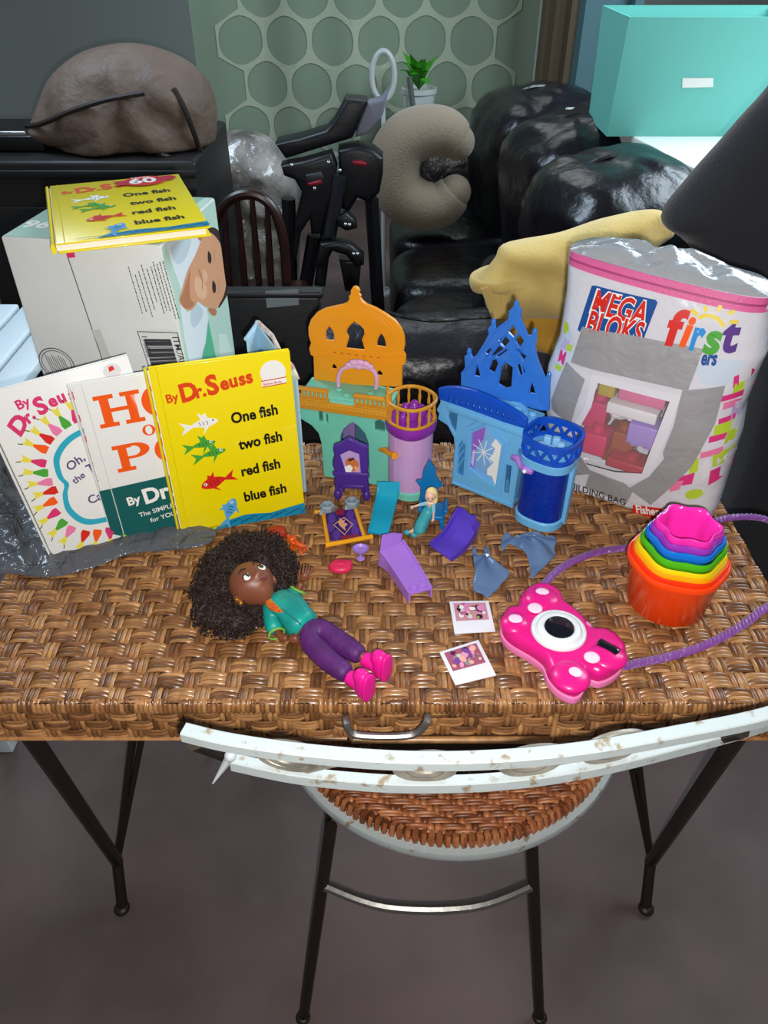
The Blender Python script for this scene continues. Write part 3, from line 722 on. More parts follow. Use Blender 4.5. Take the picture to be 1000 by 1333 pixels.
dome = q5([(155, 540), (155, 470), (152, 405), (138, 395), (130, 362), (140, 335), (128, 300), (126, 255), (140, 215), (170, 180), (210, 160), (262, 148), (300, 140), (326, 128), (336, 108), (332, 98), (343, 88), (343, 66), (354, 50), (366, 47), (380, 56), (388, 72), (384, 84), (394, 95), (391, 106), (402, 122), (425, 140), (470, 158), (525, 190), (570, 222), (600, 262), (614, 300), (618, 345), (610, 380), (622, 400), (620, 440), (604, 455), (602, 560)], pv)
h1 = q5([(316, 365), (330, 310), (318, 288), (322, 262), (338, 240), (362, 220), (395, 240), (415, 262), (418, 290), (405, 315), (420, 375)], pv)
h2 = q5([(214, 322), (212, 285), (218, 265), (236, 243), (256, 268), (264, 290), (264, 328)], pv); h3 = q5([(474, 352), (476, 320), (484, 300), (500, 280), (518, 302), (526, 330), (528, 362)], pv)
h4 = q5([(246, 470), (246, 452), (258, 442), (270, 456), (270, 474)], pv); h5 = q5([(477, 503), (477, 485), (490, 474), (503, 488), (503, 507)], pv)
sl_ = [q5([(x-9, 386+ (x-260)*.13), (x, 380+(x-260)*.13), (x+9, 387+(x-260)*.13), (x+7, 393+(x-260)*.13), (x-7, 392+(x-260)*.13)], pv) for x in range(260, 500, 37)]
t = MB(); t.solid([dome, h1, h2, h3, h4, h5]+sl_, .006, .0012, T5 @ tr(0, 0, -pv)); 
for pts in ([(150, 395), (250, 390), (370, 410), (500, 425), (608, 445)], [(145, 340), (250, 365), (330, 375), (420, 392), (520, 402), (612, 400)]):
    t.tube([(p[0], p[1], -pv+.003) for p in q5(pts, pv)], .0018, 6, M=T5)
for hh in (h1, h2, h3): t.tube([(p[0], p[1], -pv+.003) for p in hh], .0014, 6, True, M=T5)
for q in range(3): t.tube([(p[0], p[1], -pv+.003) for p in q5([(270+q*60, 165-q*6), (360+q*50, 160+q*8), (450+q*45, 185+q*20), (520+q*28, 240+q*25)], pv)], .001, 5, M=T5)
t.build('dome_panel', GOLD, castle)
t = MB(); hp = [tp.uz(*c5(x, y), .028) for x, y in ((278, 560), (277, 520), (287, 485), (310, 466), (350, 458), (400, 460), (445, 472), (465, 495), (473, 530), (468, 572))]
t.tube(cr([(p[0], p[1], -.028) for p in hp], 4, False), .0028, 8, M=T5 @ tr(0, -0, 0) if False else Matrix(T5))
for x, y, rr in ((330, 452, .0055), (355, 440, .0065), (385, 440, .007), (415, 447, .0065), (438, 460, .0055), (380, 460, .006)):
    p = tp.uz(*c5(x, y), .028); t.ell((p[0], p[1], -.028), (rr, rr*.75, .0035), T5)
t.build('carry_handle', plast('light_pink_plastic', '#dba8cf'), castle)
tc = tp.at(.131-.0, .008, 0); TR5 = tr(V3((tc.x-.004, tc.y, TOP))) @ Matrix.Diagonal((.92, .92, 1, 1))
def halfround(a, r, z): # rounded square plan
    return r*(1+.05*math.cos(2*a)**2)
t = MB(); t.lathe([(.0345, 0), (.0345, .010), (.032, .012)], 40, TR5, rf=halfround); t.build('turret_foot', TEAL, castle)
t = MB(); t.lathe([(.032, .0105), (.032, .102), (.0, .102)], 40, TR5, rf=halfround)
for q in (-2.35, -1.15): t.tube([(.0325*1.02*math.cos(q), .0325*1.02*math.sin(q), z) for z in (.014, .098)], .0012, 5, M=TR5)
t.build('turret_wall', PINKL, castle)
t = MB(); t.lathe([(.032, .098), (.0355, .102), (.0365, .112), (.0355, .116), (0, .116)], 40, TR5, rf=halfround); t.build('turret_collar', PURP, castle)
t = MB()
for z, rr in ((.118, .0022), (.146, .0026)): t.tube([(halfround(a, .034, 0)*math.cos(a), halfround(a, .034, 0)*math.sin(a), z) for a in [2*PI*k/40 for k in range(40)]], rr, 8, True, M=TR5)
for k in range(13):
    a = 2*PI*k/13+.2; r_ = .034; t.tube([(r_*math.cos(a), r_*math.sin(a), z) for z in (.118, .124, .132, .140, .146)], [.0028, .0016, .0026, .0016, .003], 6, M=TR5)
t.tube([(-.034, -.018, .146), (-.034, .03, .146)], .003, 6, M=TR5)
t.build('turret_railing', GOLD2, castle)
t = MB()
for x, y, z, rr in ((-.008, .012, .12, .008), (.005, .014, .122, .009), (.015, .008, .12, .008), (.002, 0, .12, .009), (-.012, -.01, .119, .006)): t.ell((x, y, z), (rr, rr, rr*1.6), TR5)
t.build('turret_seat', PURP, castle)
lt = [t0.uz(*c5(x, y), -.015) for x, y in ((480, 905), (515, 892), (545, 896), (570, 890), (585, 905))]
t = MB(); t.tube([(p[0], p[1]-TOP, (.004, .012, .020, .024, .024)[i]) for i, p in enumerate(lt)], [.003, .0045, .0035, .0048, .003], 8, M=T5); t.ell((lt[3][0], lt[3][1]-TOP-.003, .0275), .0028, T5); t.build('latch', GOLD, castle)

# ------------------------------------------------------------------ blue toy castle
BL1 = plast('sky_blue_plastic', '#6db6e6'); BL2 = plast('royal_blue_plastic', '#1350c4', .25); BL3 = plast('deep_blue_glitter_plastic', '#0a2f9a', .22, var=(300, .25)); BLT = mt('clear_blue_plastic', '#3f8cf2', .12, trans=.25, spec=.6, coat=.3)
BYAW = R_(-36)
bp = Plane((.097, .900), BYAW, TOP); b0 = Plane((.097, .900), BYAW, 0); T6 = bp.mat()
q6 = lambda pts, v=0: [(a, b-TOP) for a, b in [b0.uz(*c6(*p), v) for p in pts]]
cas2 = thing('toy_castle', 'sky blue toy castle with a clear blue spired lattice panel and dark blue turret', 'toy castle', bp.at(.05, .03, 0))
wl2 = q6([(115, 1040), (447, 1167), (497, 860), (505, 790), (527, 715), (55, 560), (55, 600), (35, 640), (48, 660), (42, 690), (95, 725), (128, 790), (132, 840)])
wl2[0] = (wl2[0][0], 0); wl2[1] = (wl2[1][0], 0)
mw = q6([(213, 955), (225, 765), (300, 730), (345, 785), (388, 838), (355, 1058), (300, 1020)]); lw = q6([(140, 990), (155, 830), (172, 806), (190, 830), (178, 1003)]); lw2 = q6([(95, 680), (110, 620), (150, 640), (138, 770), (110, 730)])
sw = q6([(398, 1090), (412, 935), (440, 945), (424, 1098)]); sw2 = q6([(474, 885), (480, 850), (500, 852), (494, 892)])
t = MB(); t.solid([wl2, mw, lw, lw2, sw, sw2], .006, .0009, T6 @ tr(0, 0, -.003))
bx0, bx1 = wl2[0][0]+.002, wl2[1][0]-.002; WB = .118
t.rbox((bx0+.003, WB/2, -.028), (.005, WB, .052), .001, T6); t.rbox((bx1-.003, WB/2, -.028), (.005, WB, .052), .001, T6); t.rbox(((bx0+bx1)/2, .003, -.028), (bx1-bx0, .006, .052), .001, T6)
t.build('castle_wall', BL1, cas2)
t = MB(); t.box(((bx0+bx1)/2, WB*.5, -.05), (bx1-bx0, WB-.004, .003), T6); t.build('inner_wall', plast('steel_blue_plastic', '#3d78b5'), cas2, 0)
for wn, cc in ((mw, '#7fb4e6'), (lw, '#3f86b8'), (lw2, '#3a6f96')):
    t = MB(); t.solid(wn, .002, .0002, T6 @ tr(0, 0, -.0055)); t.build('window_panel', plast('pane_'+cc[1:], cc), cas2)
WA = Art(lambda x, y, l: T6 @ V3((x, y, -.0045+l)), .0004)
def q6a(pts): return q6(pts, .004)
WA.poly(q6a([(213, 955), (225, 765), (302, 732), (290, 800), (250, 850), (238, 958)]), mt('print_lilac', '#9a63c4', .35)); WA.poly(q6a([(222, 925), (232, 860), (245, 855), (234, 950)]), mt('print_pale_lilac', '#cfc0ea', .35))
WA.poly(q6a([(388, 838), (360, 790), (330, 830), (352, 850), (340, 880), (318, 905), (345, 925), (310, 960), (308, 990), (335, 1000), (355, 1058)]), I_WHT)
for q in range(9):
    a = 2*PI*q/9; c_ = q6a([(290, 870)])[0]; WA.line([c_, (c_[0]+.018*math.cos(a), c_[1]+.02*math.sin(a))], .0013, I_WHT)
WA.build('window_picture', cas2)
t = MB(); c_ = [(p[0], p[1], .001) for p in q6([(205, 965), (222, 750), (305, 715), (395, 830), (360, 1065)])]
t.tube(c_, .0016, 6, M=T6); t.tube([(p[0], p[1], .001) for p in q6([(190, 1010), (208, 730), (300, 670), (415, 810), (385, 1110)])], .0014, 6, M=T6)
t.tube([(p[0], p[1], .001) for p in q6([(125, 1030), (440, 1150)])], .0016, 6, M=T6)
for q in range(3): t.tube([(p[0], p[1], -.001) for p in q6([(145+q*2, 960-q*50), (182-q*2, 900-q*40)])], .001, 5, M=T6)
t.build('wall_moulding', BL1, cas2)
bt = q6([(50, 520), (90, 512), (150, 512), (230, 530), (310, 560), (380, 592), (450, 632), (500, 662), (530, 690), (522, 738), (400, 700), (300, 662), (180, 620), (55, 578)], -.004)
th = []
for q in range(12):
    x = 110+q*32; y0 = 612+q*9.5-20; hh = 26+18*math.sin(PI*(q+.5)/12)
    th.append(q6([(x-9, y0-6), (x, y0-hh-4), (x+10, y0+1)], -.004))
t = MB(); t.solid([bt]+th, .006, .0006, T6 @ tr(0, 0, .004)); t.build('ice_parapet', BL2, cas2)
t = MB(); t.rbox(((bx0-.014+bx1+.006)/2, WB-.001+.006, -.026), (bx1-bx0+.022, .010, .058), .002, T6)
for q in range(14): t.ell((bx0-.006+.0075*q, WB+.012, -.014-.02*((q*5) % 3)/2-.006), (.006, .004, .006), T6, nu=10, nv=6)
t.tube([T6.inverted() @ bp.at(bx0+.045+.05*math.sin(a)*.8, .030-.022*math.cos(a), WB+.013) for a in [PI*k/12 for k in range(13)]], .0045, 8, M=T6)
t.build('roof_deck', BL1, cas2)
sv = .05
sp_ = q6([(170, 520), (172, 440), (193, 405), (190, 345), (204, 335), (212, 312), (222, 335), (230, 352), (250, 345), (296, 275), (322, 225), (316, 196), (334, 178), (344, 150), (354, 180), (356, 205), (372, 192), (404, 165), (428, 140), (433, 98), (450, 82), (468, 54), (484, 80), (496, 98), (490, 140), (510, 180), (530, 232), (552, 236), (556, 215), (568, 204), (580, 240), (572, 290), (576, 335), (592, 385), (610, 428), (625, 470), (640, 440), (655, 455), (650, 500), (648, 640), (600, 640)], sv)
hs = [q6(p, sv) for p in ([(372, 498), (392, 405), (415, 380), (452, 405), (444, 515), (410, 520)], [(243, 452), (250, 405), (262, 392), (274, 412), (274, 460)], [(540, 545), (545, 505), (560, 488), (576, 515), (578, 552)],
    [(425, 215), (452, 178), (478, 215), (452, 245)], [(372, 262), (410, 235), (436, 262), (404, 300)], [(462, 262), (486, 226), (512, 262), (488, 300)], [(335, 345), (378, 290), (425, 312), (372, 350)], [(470, 312), (488, 305), (525, 345), (508, 372)], [(300, 330), (330, 300), (345, 318), (320, 345)], [(316, 420), (330, 372), (362, 362), (372, 385), (352, 440)], [(470, 395), (500, 385), (520, 430), (490, 455)])]
t = MB(); hs = [[(sum(p[0] for p in h)/len(h)+(q[0]-sum(p[0] for p in h)/len(h))*1.0, sum(p[1] for p in h)/len(h)+(q[1]-sum(p[1] for p in h)/len(h))*1.0) for q in h] for h in hs[3:]]+hs[:3]; t.solid([sp_]+hs, .005, .001, T6 @ tr(0, 0, -sv))
for pts in ([(175, 440), (240, 370), (300, 290), (360, 205), (430, 150)], [(500, 160), (540, 260), (585, 380), (640, 500)], [(310, 350), (400, 250), (462, 160), (520, 260), (560, 330)], [(300, 470), (345, 350), (420, 300), (490, 350), (530, 520)], [(365, 500), (385, 400), (415, 370), (460, 400), (450, 520)], [(285, 455), (262, 380), (240, 455)], [(535, 545), (560, 478), (585, 555)], [(300, 465), (296, 380), (320, 335)]):
    t.tube([(p[0], p[1], -sv+.0025) for p in q6(pts, sv)], .0015, 6, M=T6)
for x, y in ((212, 325), (344, 165), (468, 68), (568, 216), (645, 455)):
    p = q6([(x, y)], sv)[0]; t.ell((p[0], p[1], -sv), (.0035, .006, .003), T6, nu=8, nv=6)
t.build('spire_panel', BLT, cas2)
tc2 = bp.at(.139, .010, 0); TR6 = tr(V3((tc2.x, tc2.y, TOP))) @ rot('Z', BYAW) @ Matrix.Diagonal((.93, .93, 1, 1))
def hr2(a, r, z): return r*(1+.10*math.sin(2*a)**2)
t = MB(); t.lathe([(.036, 0), (.036, .010), (.033, .013)], 48, TR6, rf=hr2); t.lathe([(.033, .090), (.038, .093), (.0385, .104), (.036, .106), (0, .106)], 48, TR6, rf=hr2); t.rbox((.036, 0, .05), (.006, .012, .09), .001, TR6); t.build('turret_rim', BL1, cas2)
t = MB(); t.lathe([(.0335, .011), (.0335, .092), (0, .092)], 48, TR6, rf=hr2); t.build('turret_wall', BL3, cas2)
t = MB(); 
n = 48; 
for k in range(n):
    a = 2*PI*k/n; a2 = 2*PI*(k+1)/n; r_ = .0365*hr2(a, 1, 0); r2 = .0365*hr2(a2, 1, 0)
t.lathe([(.0365, .104), (.0385, .106), (.0385, .112), (.0355, .112), (.0355, .105)], 48, TR6, rf=hr2, cap=False); t.lathe([(.0365, .124), (.0392, .125), (.0392, .133), (.035, .133), (.035, .125)], 48, TR6, rf=hr2, cap=False)
for k in range(12):
    a = 2*PI*k/12; b = a+2*PI/24; c = a+2*PI/12
    for x, y in ((a, b), (c, b)): t.tube([(.0372*hr2(x, 1, 0)*math.cos(x), .0372*hr2(x, 1, 0)*math.sin(x), .110), (.0372*hr2(y, 1, 0)*math.cos(y), .0372*hr2(y, 1, 0)*math.sin(y), .127)], .0024, 6, M=TR6)
t.build('turret_railing', BL2, cas2)
t = MB()
for x, y, hh in ((-.008, .008, .016), (.004, .012, .014), (.012, .002, .013), (.0, -.006, .010), (-.014, -.004, .012)): t.rbox((x, y, .106+hh/2), (.010, .009, hh), .001, TR6 @ rot('Z', .3))
t.build('turret_seat', plast('ice_blue_plastic', '#8cc4ec'), cas2)
lt = [b0.uz(*c6(x, y), -.016) for x, y in ((430, 915), (470, 915), (500, 945), (540, 945), (575, 960))]
t = MB(); t.tube([(p[0], p[1]-TOP, (.006, .011, .019, .025, .026)[i]) for i, p in enumerate(lt)], [.0045, .0055, .004, .0055, .003], 6, M=T6); t.build('latch', plast('orchid_plastic', '#b07ad2'), cas2)
t = MB(); t.ell((lt[3][0], lt[3][1]-TOP, .0305), .0028, T6); t.build('latch_pin', plast('white_plastic', '#ecebf0'), cas2)

# ------------------------------------------------------------------ bag of building blocks
VIN = mt('clear_printed_vinyl', '#d6d6de', .2, 0, (22, .4, .01, 3), coat=.4, spec=.6); ZIP = mt('pink_zip_tape', '#d8629a', .5, 0, (300, .4)); ZIP2 = mt('rose_zip_teeth', '#a83f72', .5)
DUCT = mt('grey_duct_tape', '#a0a0a2', .42, .15, (35, .6, .005, 3, .5)); FLAP = mt('cloudy_vinyl', '#a3a5a8', .2, 0, (26, .8, .012, 3, .6), coat=.5)
gp = Plane((.238, .911), math.atan2(-.115, .189), 0)
c7 = lambda x, y: (700+x/3.173, 280+y/3.173)
g7 = lambda pts, v=-.012: [gp.uz(*c7(*p), v) for p in pts]
bag = thing('block_bag', 'clear zipped vinyl bag of toddler building blocks with pink zip and grey tape patches', 'bag', gp.at(.11, .05, TOP))
LE = g7([(45, 1105), (40, 1000), (45, 850), (35, 700), (50, 600), (95, 480), (120, 300), (125, 150)], .02); RE = g7([(700, 1290), (745, 1200), (790, 1050), (832, 920), (850, 800), (905, 660), (950, 560), (968, 380)], .02)
def prof(E):
    E = sorted(E, key=lambda p: p[1]); z0, z1 = E[0][1], E[-1][1]
    def g(z):
        if z <= E[0][1]: return E[0][0]
        if z >= E[-1][1]: return E[-1][0]
        for a, b in zip(E, E[1:]):
            if a[1] <= z <= b[1]: return a[0]+(b[0]-a[0])*(z-a[1])/(b[1]-a[1]+1e-9)
    return g
gl, gr = prof(LE), prof(RE)
BZ0, BZ1 = TOP+.001, TOP+.327
def zt(u): return BZ1-.012*max(0, u/.24)  # zip line sags to the right
def bsec(z):
    k = (z-BZ0)/(BZ1-BZ0); lo, hi = gl(z), gr(z)
    dep = .052*(.72+.5*math.sin(PI*min(1, max(0, k*.9+.08))))
    return lo, hi, dep
PW = 3.2
def vfront(u, z):
    lo, hi, dep = bsec(z); x = (u-(lo+hi)/2)/((hi-lo)/2); x = max(-1, min(1, x))
    return .036-dep*(1-abs(x)**PW)**(1/PW)+.0022*nz((u*1.0, 0, z), 16)
def FB(u, z, l): return gp.at(u, vfront(u, z)-l, z)
WIN = g7([(265, 672), (560, 748), (500, 900), (440, 1052), (330, 1045), (210, 1018), (165, 900), (240, 770)])
wc_ = (sum(p[0] for p in WIN)/8, sum(p[1] for p in WIN)/8); WINB = [(wc_[0]+(p[0]-wc_[0])*1.10, wc_[1]+(p[1]-wc_[1])*1.08) for p in WIN]
def inside(p, poly):
    c = False; n = len(poly)
    for i in range(n):
        a, b = poly[i], poly[i-1]
        if (a[1] > p[1]) != (b[1] > p[1]) and p[0] < (b[0]-a[0])*(p[1]-a[1])/(b[1]-a[1])+a[0]: c = not c
    return c
t = MB(); NU, NV = 110, 80; vv = []; ff = []
def bagpt(i, j):
    z = BZ0+(BZ1-BZ0)*j/NV; lo, hi, dep = bsec(z); a = 2*PI*i/NU
    sg = lambda x: math.copysign(abs(x)**(2/PW), x)
    uu = (lo+hi)/2+(hi-lo)/2*sg(math.cos(a)); v_ = .036+dep*sg(math.sin(a))
    if math.sin(a) < 0: v_ += .0022*nz((uu, 0, z), 16)
    return uu, v_, z
for j in range(NV+1):
    for i in range(NU):
        uu, v_, z = bagpt(i, j); z2 = z-(.012*max(0, uu/.24)*(j/NV)**3); vv.append(gp.at(uu, v_, z2))
for j in range(NV):
    for i in range(NU):
        q = (j*NU+i, j*NU+(i+1) % NU, (j+1)*NU+(i+1) % NU, (j+1)*NU+i)
        um, vm, zm = bagpt(i+.5, j+.5)
        if vm < .03 and inside((um, zm), WINB): continue
        ff.append(q)
ff.append(tuple(range(NU))[::-1]); t.add(vv, ff); t.build('bag_body', VIN, bag, 80)
# crumpled clear top behind the zip
t = MB(); top = vv[NV*NU:]; cen = sum(top, V3())/NU; v = []; RG = 9
for r_ in range(RG+1):
    k = 1-r_/RG
    for p in top:
        q = cen+(p-cen)*k; bul = (1-k**2)**.5; q = q+V3((0, 0, .012*bul+.020*(1-k)*(.3+nz(q, 28))+.008*nz(q, 60)*(1-k))); v.append(q)
f = [(r_*NU+i, r_*NU+(i+1) % NU, (r_+1)*NU+(i+1) % NU, (r_+1)*NU+i) for r_ in range(RG) for i in range(NU)]
t.add(v, f); t.build('bag_top', FLAP, bag, 80)
t = MB(); zl = []
for k in range(41):
    uu = gl(BZ1)+(gr(BZ1)-gl(BZ1))*k/40; zz = zt(uu); zl.append((uu, zz))
def FZ(uu, z, l): return FB(uu, min(z, BZ1), l)
for off, mm, hh, nm in ((-.004, ZIP, .0085, 'zip_tape'), (-.0125, ZIP, .0065, 'zip_tape'), (-.008, ZIP2, .0022, 'zip_teeth')):
    v = []; 
    for (uu, zz) in zl:
        for (dz, l) in ((-hh/2, .0003), (-hh/2, .0022), (hh/2, .0022), (hh/2, .0003)): v.append(FZ(uu, zz+off+dz, l+(.0008 if nm == 'zip_teeth' else 0)))
    f = [(k*4+i, k*4+i+1, k*4+5+i, k*4+4+i) for k in range(40) for i in range(3)]
    m_ = MB(); m_.add(v, f); m_.build(nm, mm, bag, 40)
A = Art(FB, .0009, .00003, .011)
WB_ = mt('white_vinyl_print', '#dedde4', .3, coat=.3); BLUP = mt('print_logo_blue', '#1d4f96', .3)
P7 = lambda pts, n=0: (xy(cr(g7(pts), n)) if n else g7(pts))
# pale sky and town of blocks printed round the sides
PSKY = mt('print_pale_sky', '#c6d3e4', .3); LIME = mt('print_lime', '#b7d23a', .3); LILP = mt('print_pale_violet', '#c3b0dc', .3); ROSP = mt('print_hot_pink', '#d9387f', .3)
A.poly(P7([(60, 560), (130, 470), (160, 560), (130, 640), (60, 800), (45, 750)]), PSKY); A.poly(P7([(650, 620), (760, 590), (850, 610), (800, 700), (700, 690)]), PSKY)
for pts, m_ in (([(95, 450), (120, 455), (125, 490), (98, 500)], LIME), ([(110, 510), (135, 520), (125, 560), (85, 555)], LILP), ([(90, 560), (122, 565), (112, 615), (82, 605)], ROSP), ([(60, 570), (85, 560), (80, 610), (62, 600)], WB_), ([(70, 615), (108, 620), (98, 640), (72, 632)], LIME), ([(120, 530), (150, 535), (140, 560), (118, 555)], LIME),
    ([(810, 670), (830, 665), (825, 720), (805, 720)], ROSP), ([(875, 655), (900, 655), (890, 690), (870, 690)], ROSP), ([(815, 700), (850, 700), (840, 740), (800, 745)], LIME), ([(755, 745), (870, 738), (865, 765), (750, 768)], ROSP), ([(770, 775), (850, 770), (845, 800), (765, 805)], I_PK2), ([(750, 840), (810, 838), (805, 860), (748, 862)], ROSP), ([(735, 865), (800, 858), (790, 905), (730, 905)], LIME), ([(715, 905), (780, 905), (770, 930), (710, 932)], ROSP), ([(780, 905), (820, 900), (800, 950), (765, 955)], LIME), ([(680, 970), (765, 960), (760, 990), (675, 995)], I_PK2), ([(725, 985), (800, 975), (790, 1040), (720, 1045)], LIME), ([(740, 1010), (775, 1005), (770, 1040), (738, 1040)], WB_), ([(712, 1060), (785, 1045), (770, 1105), (700, 1125)], ROSP), ([(640, 1000), (672, 990), (665, 1050), (630, 1060)], LIME), ([(585, 1070), (655, 1055), (640, 1105), (570, 1110)], ROSP), ([(560, 1090), (610, 1085), (590, 1125), (548, 1135)], I_PK2), ([(800, 800), (835, 790), (820, 860), (790, 870)], LILP), ([(690, 1010), (715, 1000), (708, 1080), (680, 1090)], WB_)):
    A.poly(P7(pts), m_)
A.poly(P7([(612, 1150), (625, 1135), (650, 1130), (675, 1138), (682, 1155), (668, 1170), (640, 1175), (618, 1168)], 3), LIME)
fr = P7([(240, 640), (605, 725), (545, 900), (470, 1065), (390, 1100), (200, 1035), (128, 905), (215, 765)])
A.poly([fr, WIN[::-1]], WB_)
# tape
for pts in ([(190, 455), (420, 490), (690, 545), (665, 620), (632, 708), (400, 655), (145, 598)], [(125, 598), (212, 660), (168, 790), (150, 850), (60, 800), (60, 760)], [(610, 705), (778, 700), (735, 860), (680, 960), (535, 990), (530, 960), (575, 850)], [(535, 985), (682, 960), (640, 1030), (550, 1120), (468, 1195), (380, 1120), (470, 1065)], [(225, 1045), (365, 1095), (400, 1130), (365, 1195), (195, 1125)], [(150, 925), (232, 1060), (140, 1078), (125, 1040)]):
    A.poly(P7(pts), DUCT)
# lettering
A.poly(P7([(218, 297), (232, 296), (488, 350), (497, 360), (445, 505), (190, 455), (180, 478), (168, 470)]), BLUP)
def word(tx, fr_, to_, size, m_, bold=.05, sx=1.0, al=0, shear=.15):
    a0, a1 = g7([fr_])[0], g7([to_])[0]; L = math.hypot(a1[0]-a0[0], a1[1]-a0[1]); an = math.atan2(a1[1]-a0[1], a1[0]-a0[0])
    v, f = text_geo(tx, size, bold, shear); wd = max(p[0] for p in v)
    A.put(turn([(p[0]*L/wd, p[1]) for p in v], an, (0, 0), a0), f, m_)
word('MEGA', (213, 397), (451, 451), .039, I_WHT, .055); word('MEGA', (218, 394), (446, 446), .037, I_FRD, .026)
word('BLOKS', (197, 475), (439, 527), .039, I_WHT, .055); word('BLOKS', (201, 472), (435, 522), .037, I_FRD, .026)
A.poly(P7([(190, 455), (420, 490), (560, 520), (540, 600), (400, 580), (170, 535)]), DUCT)
for tx, fr_, to_, sz, m_ in (('f', (528, 518), (606, 532), .056, I_FRD), ('i', (588, 524), (628, 534), .049, I_OR), ('r', (628, 540), (684, 550), .050, mt('print_sky_blue', '#2f8fd6', .3)), ('s', (684, 556), (752, 566), .050, I_GRN), ('t', (756, 556), (822, 564), .054, mt('print_violet', '#5b3a86', .3))):
    word(tx, fr_, to_, sz, m_, .04, shear=.1)
word('ers', (680, 604), (744, 610), .024, BLUP, .04)
sun = mt('print_sun_yellow', '#e6cf3e', .3)
A.line(P7([(665, 425), (690, 415), (720, 418), (750, 435), (770, 462)]), .004, sun)
for a_, b_ in (((635, 390), (660, 412)), ((690, 380), (697, 400)), ((752, 378), (745, 402)), ((785, 412), (810, 405)), ((790, 445), (825, 450))): A.line(P7([a_, b_]), .004, sun)
word('BIG BUILDING BAG', (40, 1108), (362, 1200), .017, LN, .015, shear=0)
A.poly(P7([(395, 1195), (620, 1220), (615, 1258), (600, 1255), (570, 1262), (545, 1252), (520, 1262), (495, 1250), (470, 1258), (440, 1246), (415, 1252), (388, 1235)]), I_FRD)
word('Fisher-Price', (405, 1232), (600, 1256), .021, I_WHT, .03, shear=0)
A.build('bag_print', bag)
wn = MB(); A2 = Art(FB, .0002, 0, .02); A2.poly(WIN, mt('clear_window_film', '#ffffff', .06, trans=0, alpha=.10)); A2.build('bag_window', bag)
# the blocks seen through its window
def block(label, cx, cy, wd, hg, col, name='building_block', v=.012, dep=.036, studs=2, ang=.0, up=True):
    uu, z = gp.uz(*c7(cx, cy), v); M = frame(gp.at(uu, v+dep/2, z), gp.u, gp.n, V3((0, 0, 1))) @ rot('Y', -ang)
    r = thing(name, label, 'toy block', gp.at(uu, v+dep/2, z), 'building blocks in the clear bag')
    mm = plast('block_'+col[1:], col, .35)
    b = MB(); b.rbox((0, 0, 0), (wd, dep, hg), .002, M); b.build('block_body', mm, r)
    for k in range(studs):
        x = wd*((k+.5)/studs-.5); s = 1 if up else -1
        b = MB(); b.lathe([(.0085, 0), (.0085, .008), (.007, .009), (0, .009)], 20, M @ tr(x, 0, s*hg/2) @ (rot('X', PI) if not up else Matrix())); b.build('stud', mm, r)
block('pink block across the top of the bag window', 430, 750, .060, .024, '#e0709e', studs=2, v=.006)
block('white block with one stud hanging down, in the middle of the bag window', 385, 822, .066, .016, '#e8e6ea', studs=3, up=False, v=.006)
block('lavender block with studs downward in the bag window', 428, 915, .038, .030, '#a689d8', studs=2, up=False, v=.004)
block('magenta block at lower left of the bag window', 225, 950, .036, .032, '#d02560', studs=1, v=.0)
block('deep pink block at left edge of the bag window', 235, 830, .03, .04, '#c92a66', studs=1, v=.022)
block('red block at bottom of the bag window', 370, 1045, .06, .014, '#b8243c', studs=1, v=.012)
block('olive yellow block at top left corner of the bag window', 285, 715, .022, .026, '#b6a12c', studs=1, v=.012)
block('brown orange block low in the bag window behind the lavender one', 330, 965, .04, .05, '#a04a2a', studs=1, v=.04)

# ------------------------------------------------------------------ nested cups
CC = V3((.338, .661, TOP))
def cup(label, col, R, r0, z0, z1, amp, double=False):
    h = z1-z0
    def rf(a, r, z):
        k = max(0, (z-h*.35)/(h*.65)); s = .5+.5*math.cos(6*(a+.25))
        return r*(1-amp*k*(1-s))
    pr = [(0, 0), (r0-.003, 0), (r0, .003), (R-.005, h-.012), (R-.0035, h-.009), (R-.0005, h-.008), (R, h-.006)]
    if double: pr += [(R-.001, h-.004), (R-.0022, h-.0035)]
    pr += [(R-.0005, h-.0015), (R-.0015, h), (R-.0035, h-.0005), (R-.0055, h-.004), (R-.0075, h-.014), (r0-.003, .006), (0, .005)]
    t = MB(); t.lathe(pr, 72, tr(CC+V3((0, 0, z0))), rf=rf, cap=False)
    o = t.build('stacking_cup', plast('cup_'+col[1:], col, .22, coat=.2), None, 50)
    tag(o, label, 'stacking cup', 'rainbow stacking cups')
cup('orange red stacking cup, the largest, at the bottom of the rainbow stack', '#fb4810', .0575, .046, 0, .071, .05)
cup('bright red-orange cup rim nested just inside the largest orange red cup', '#f5330c', .0545, .042, .006, .0755, .06)
cup('yellow orange stacking cup nested third from the bottom of the stack', '#f7a80a', .0515, .039, .012, .081, .07)
cup('yellow stacking cup nested below the green one', '#f2d60a', .0495, .037, .018, .086, .075)
cup('green stacking cup nested between the yellow and blue cups', '#4cb516', .0470, .035, .025, .096, .09)
cup('blue stacking cup nested below the purple one', '#1273d6', .0435, .033, .032, .106, .11)
cup('purple stacking cup nested just under the magenta cup', '#9a35b5', .0395, .030, .039, .113, .13)
cup('magenta stacking cup with scalloped rim, topmost of the rainbow stack', '#ef2fae', .0365, .028, .046, .120, .16)

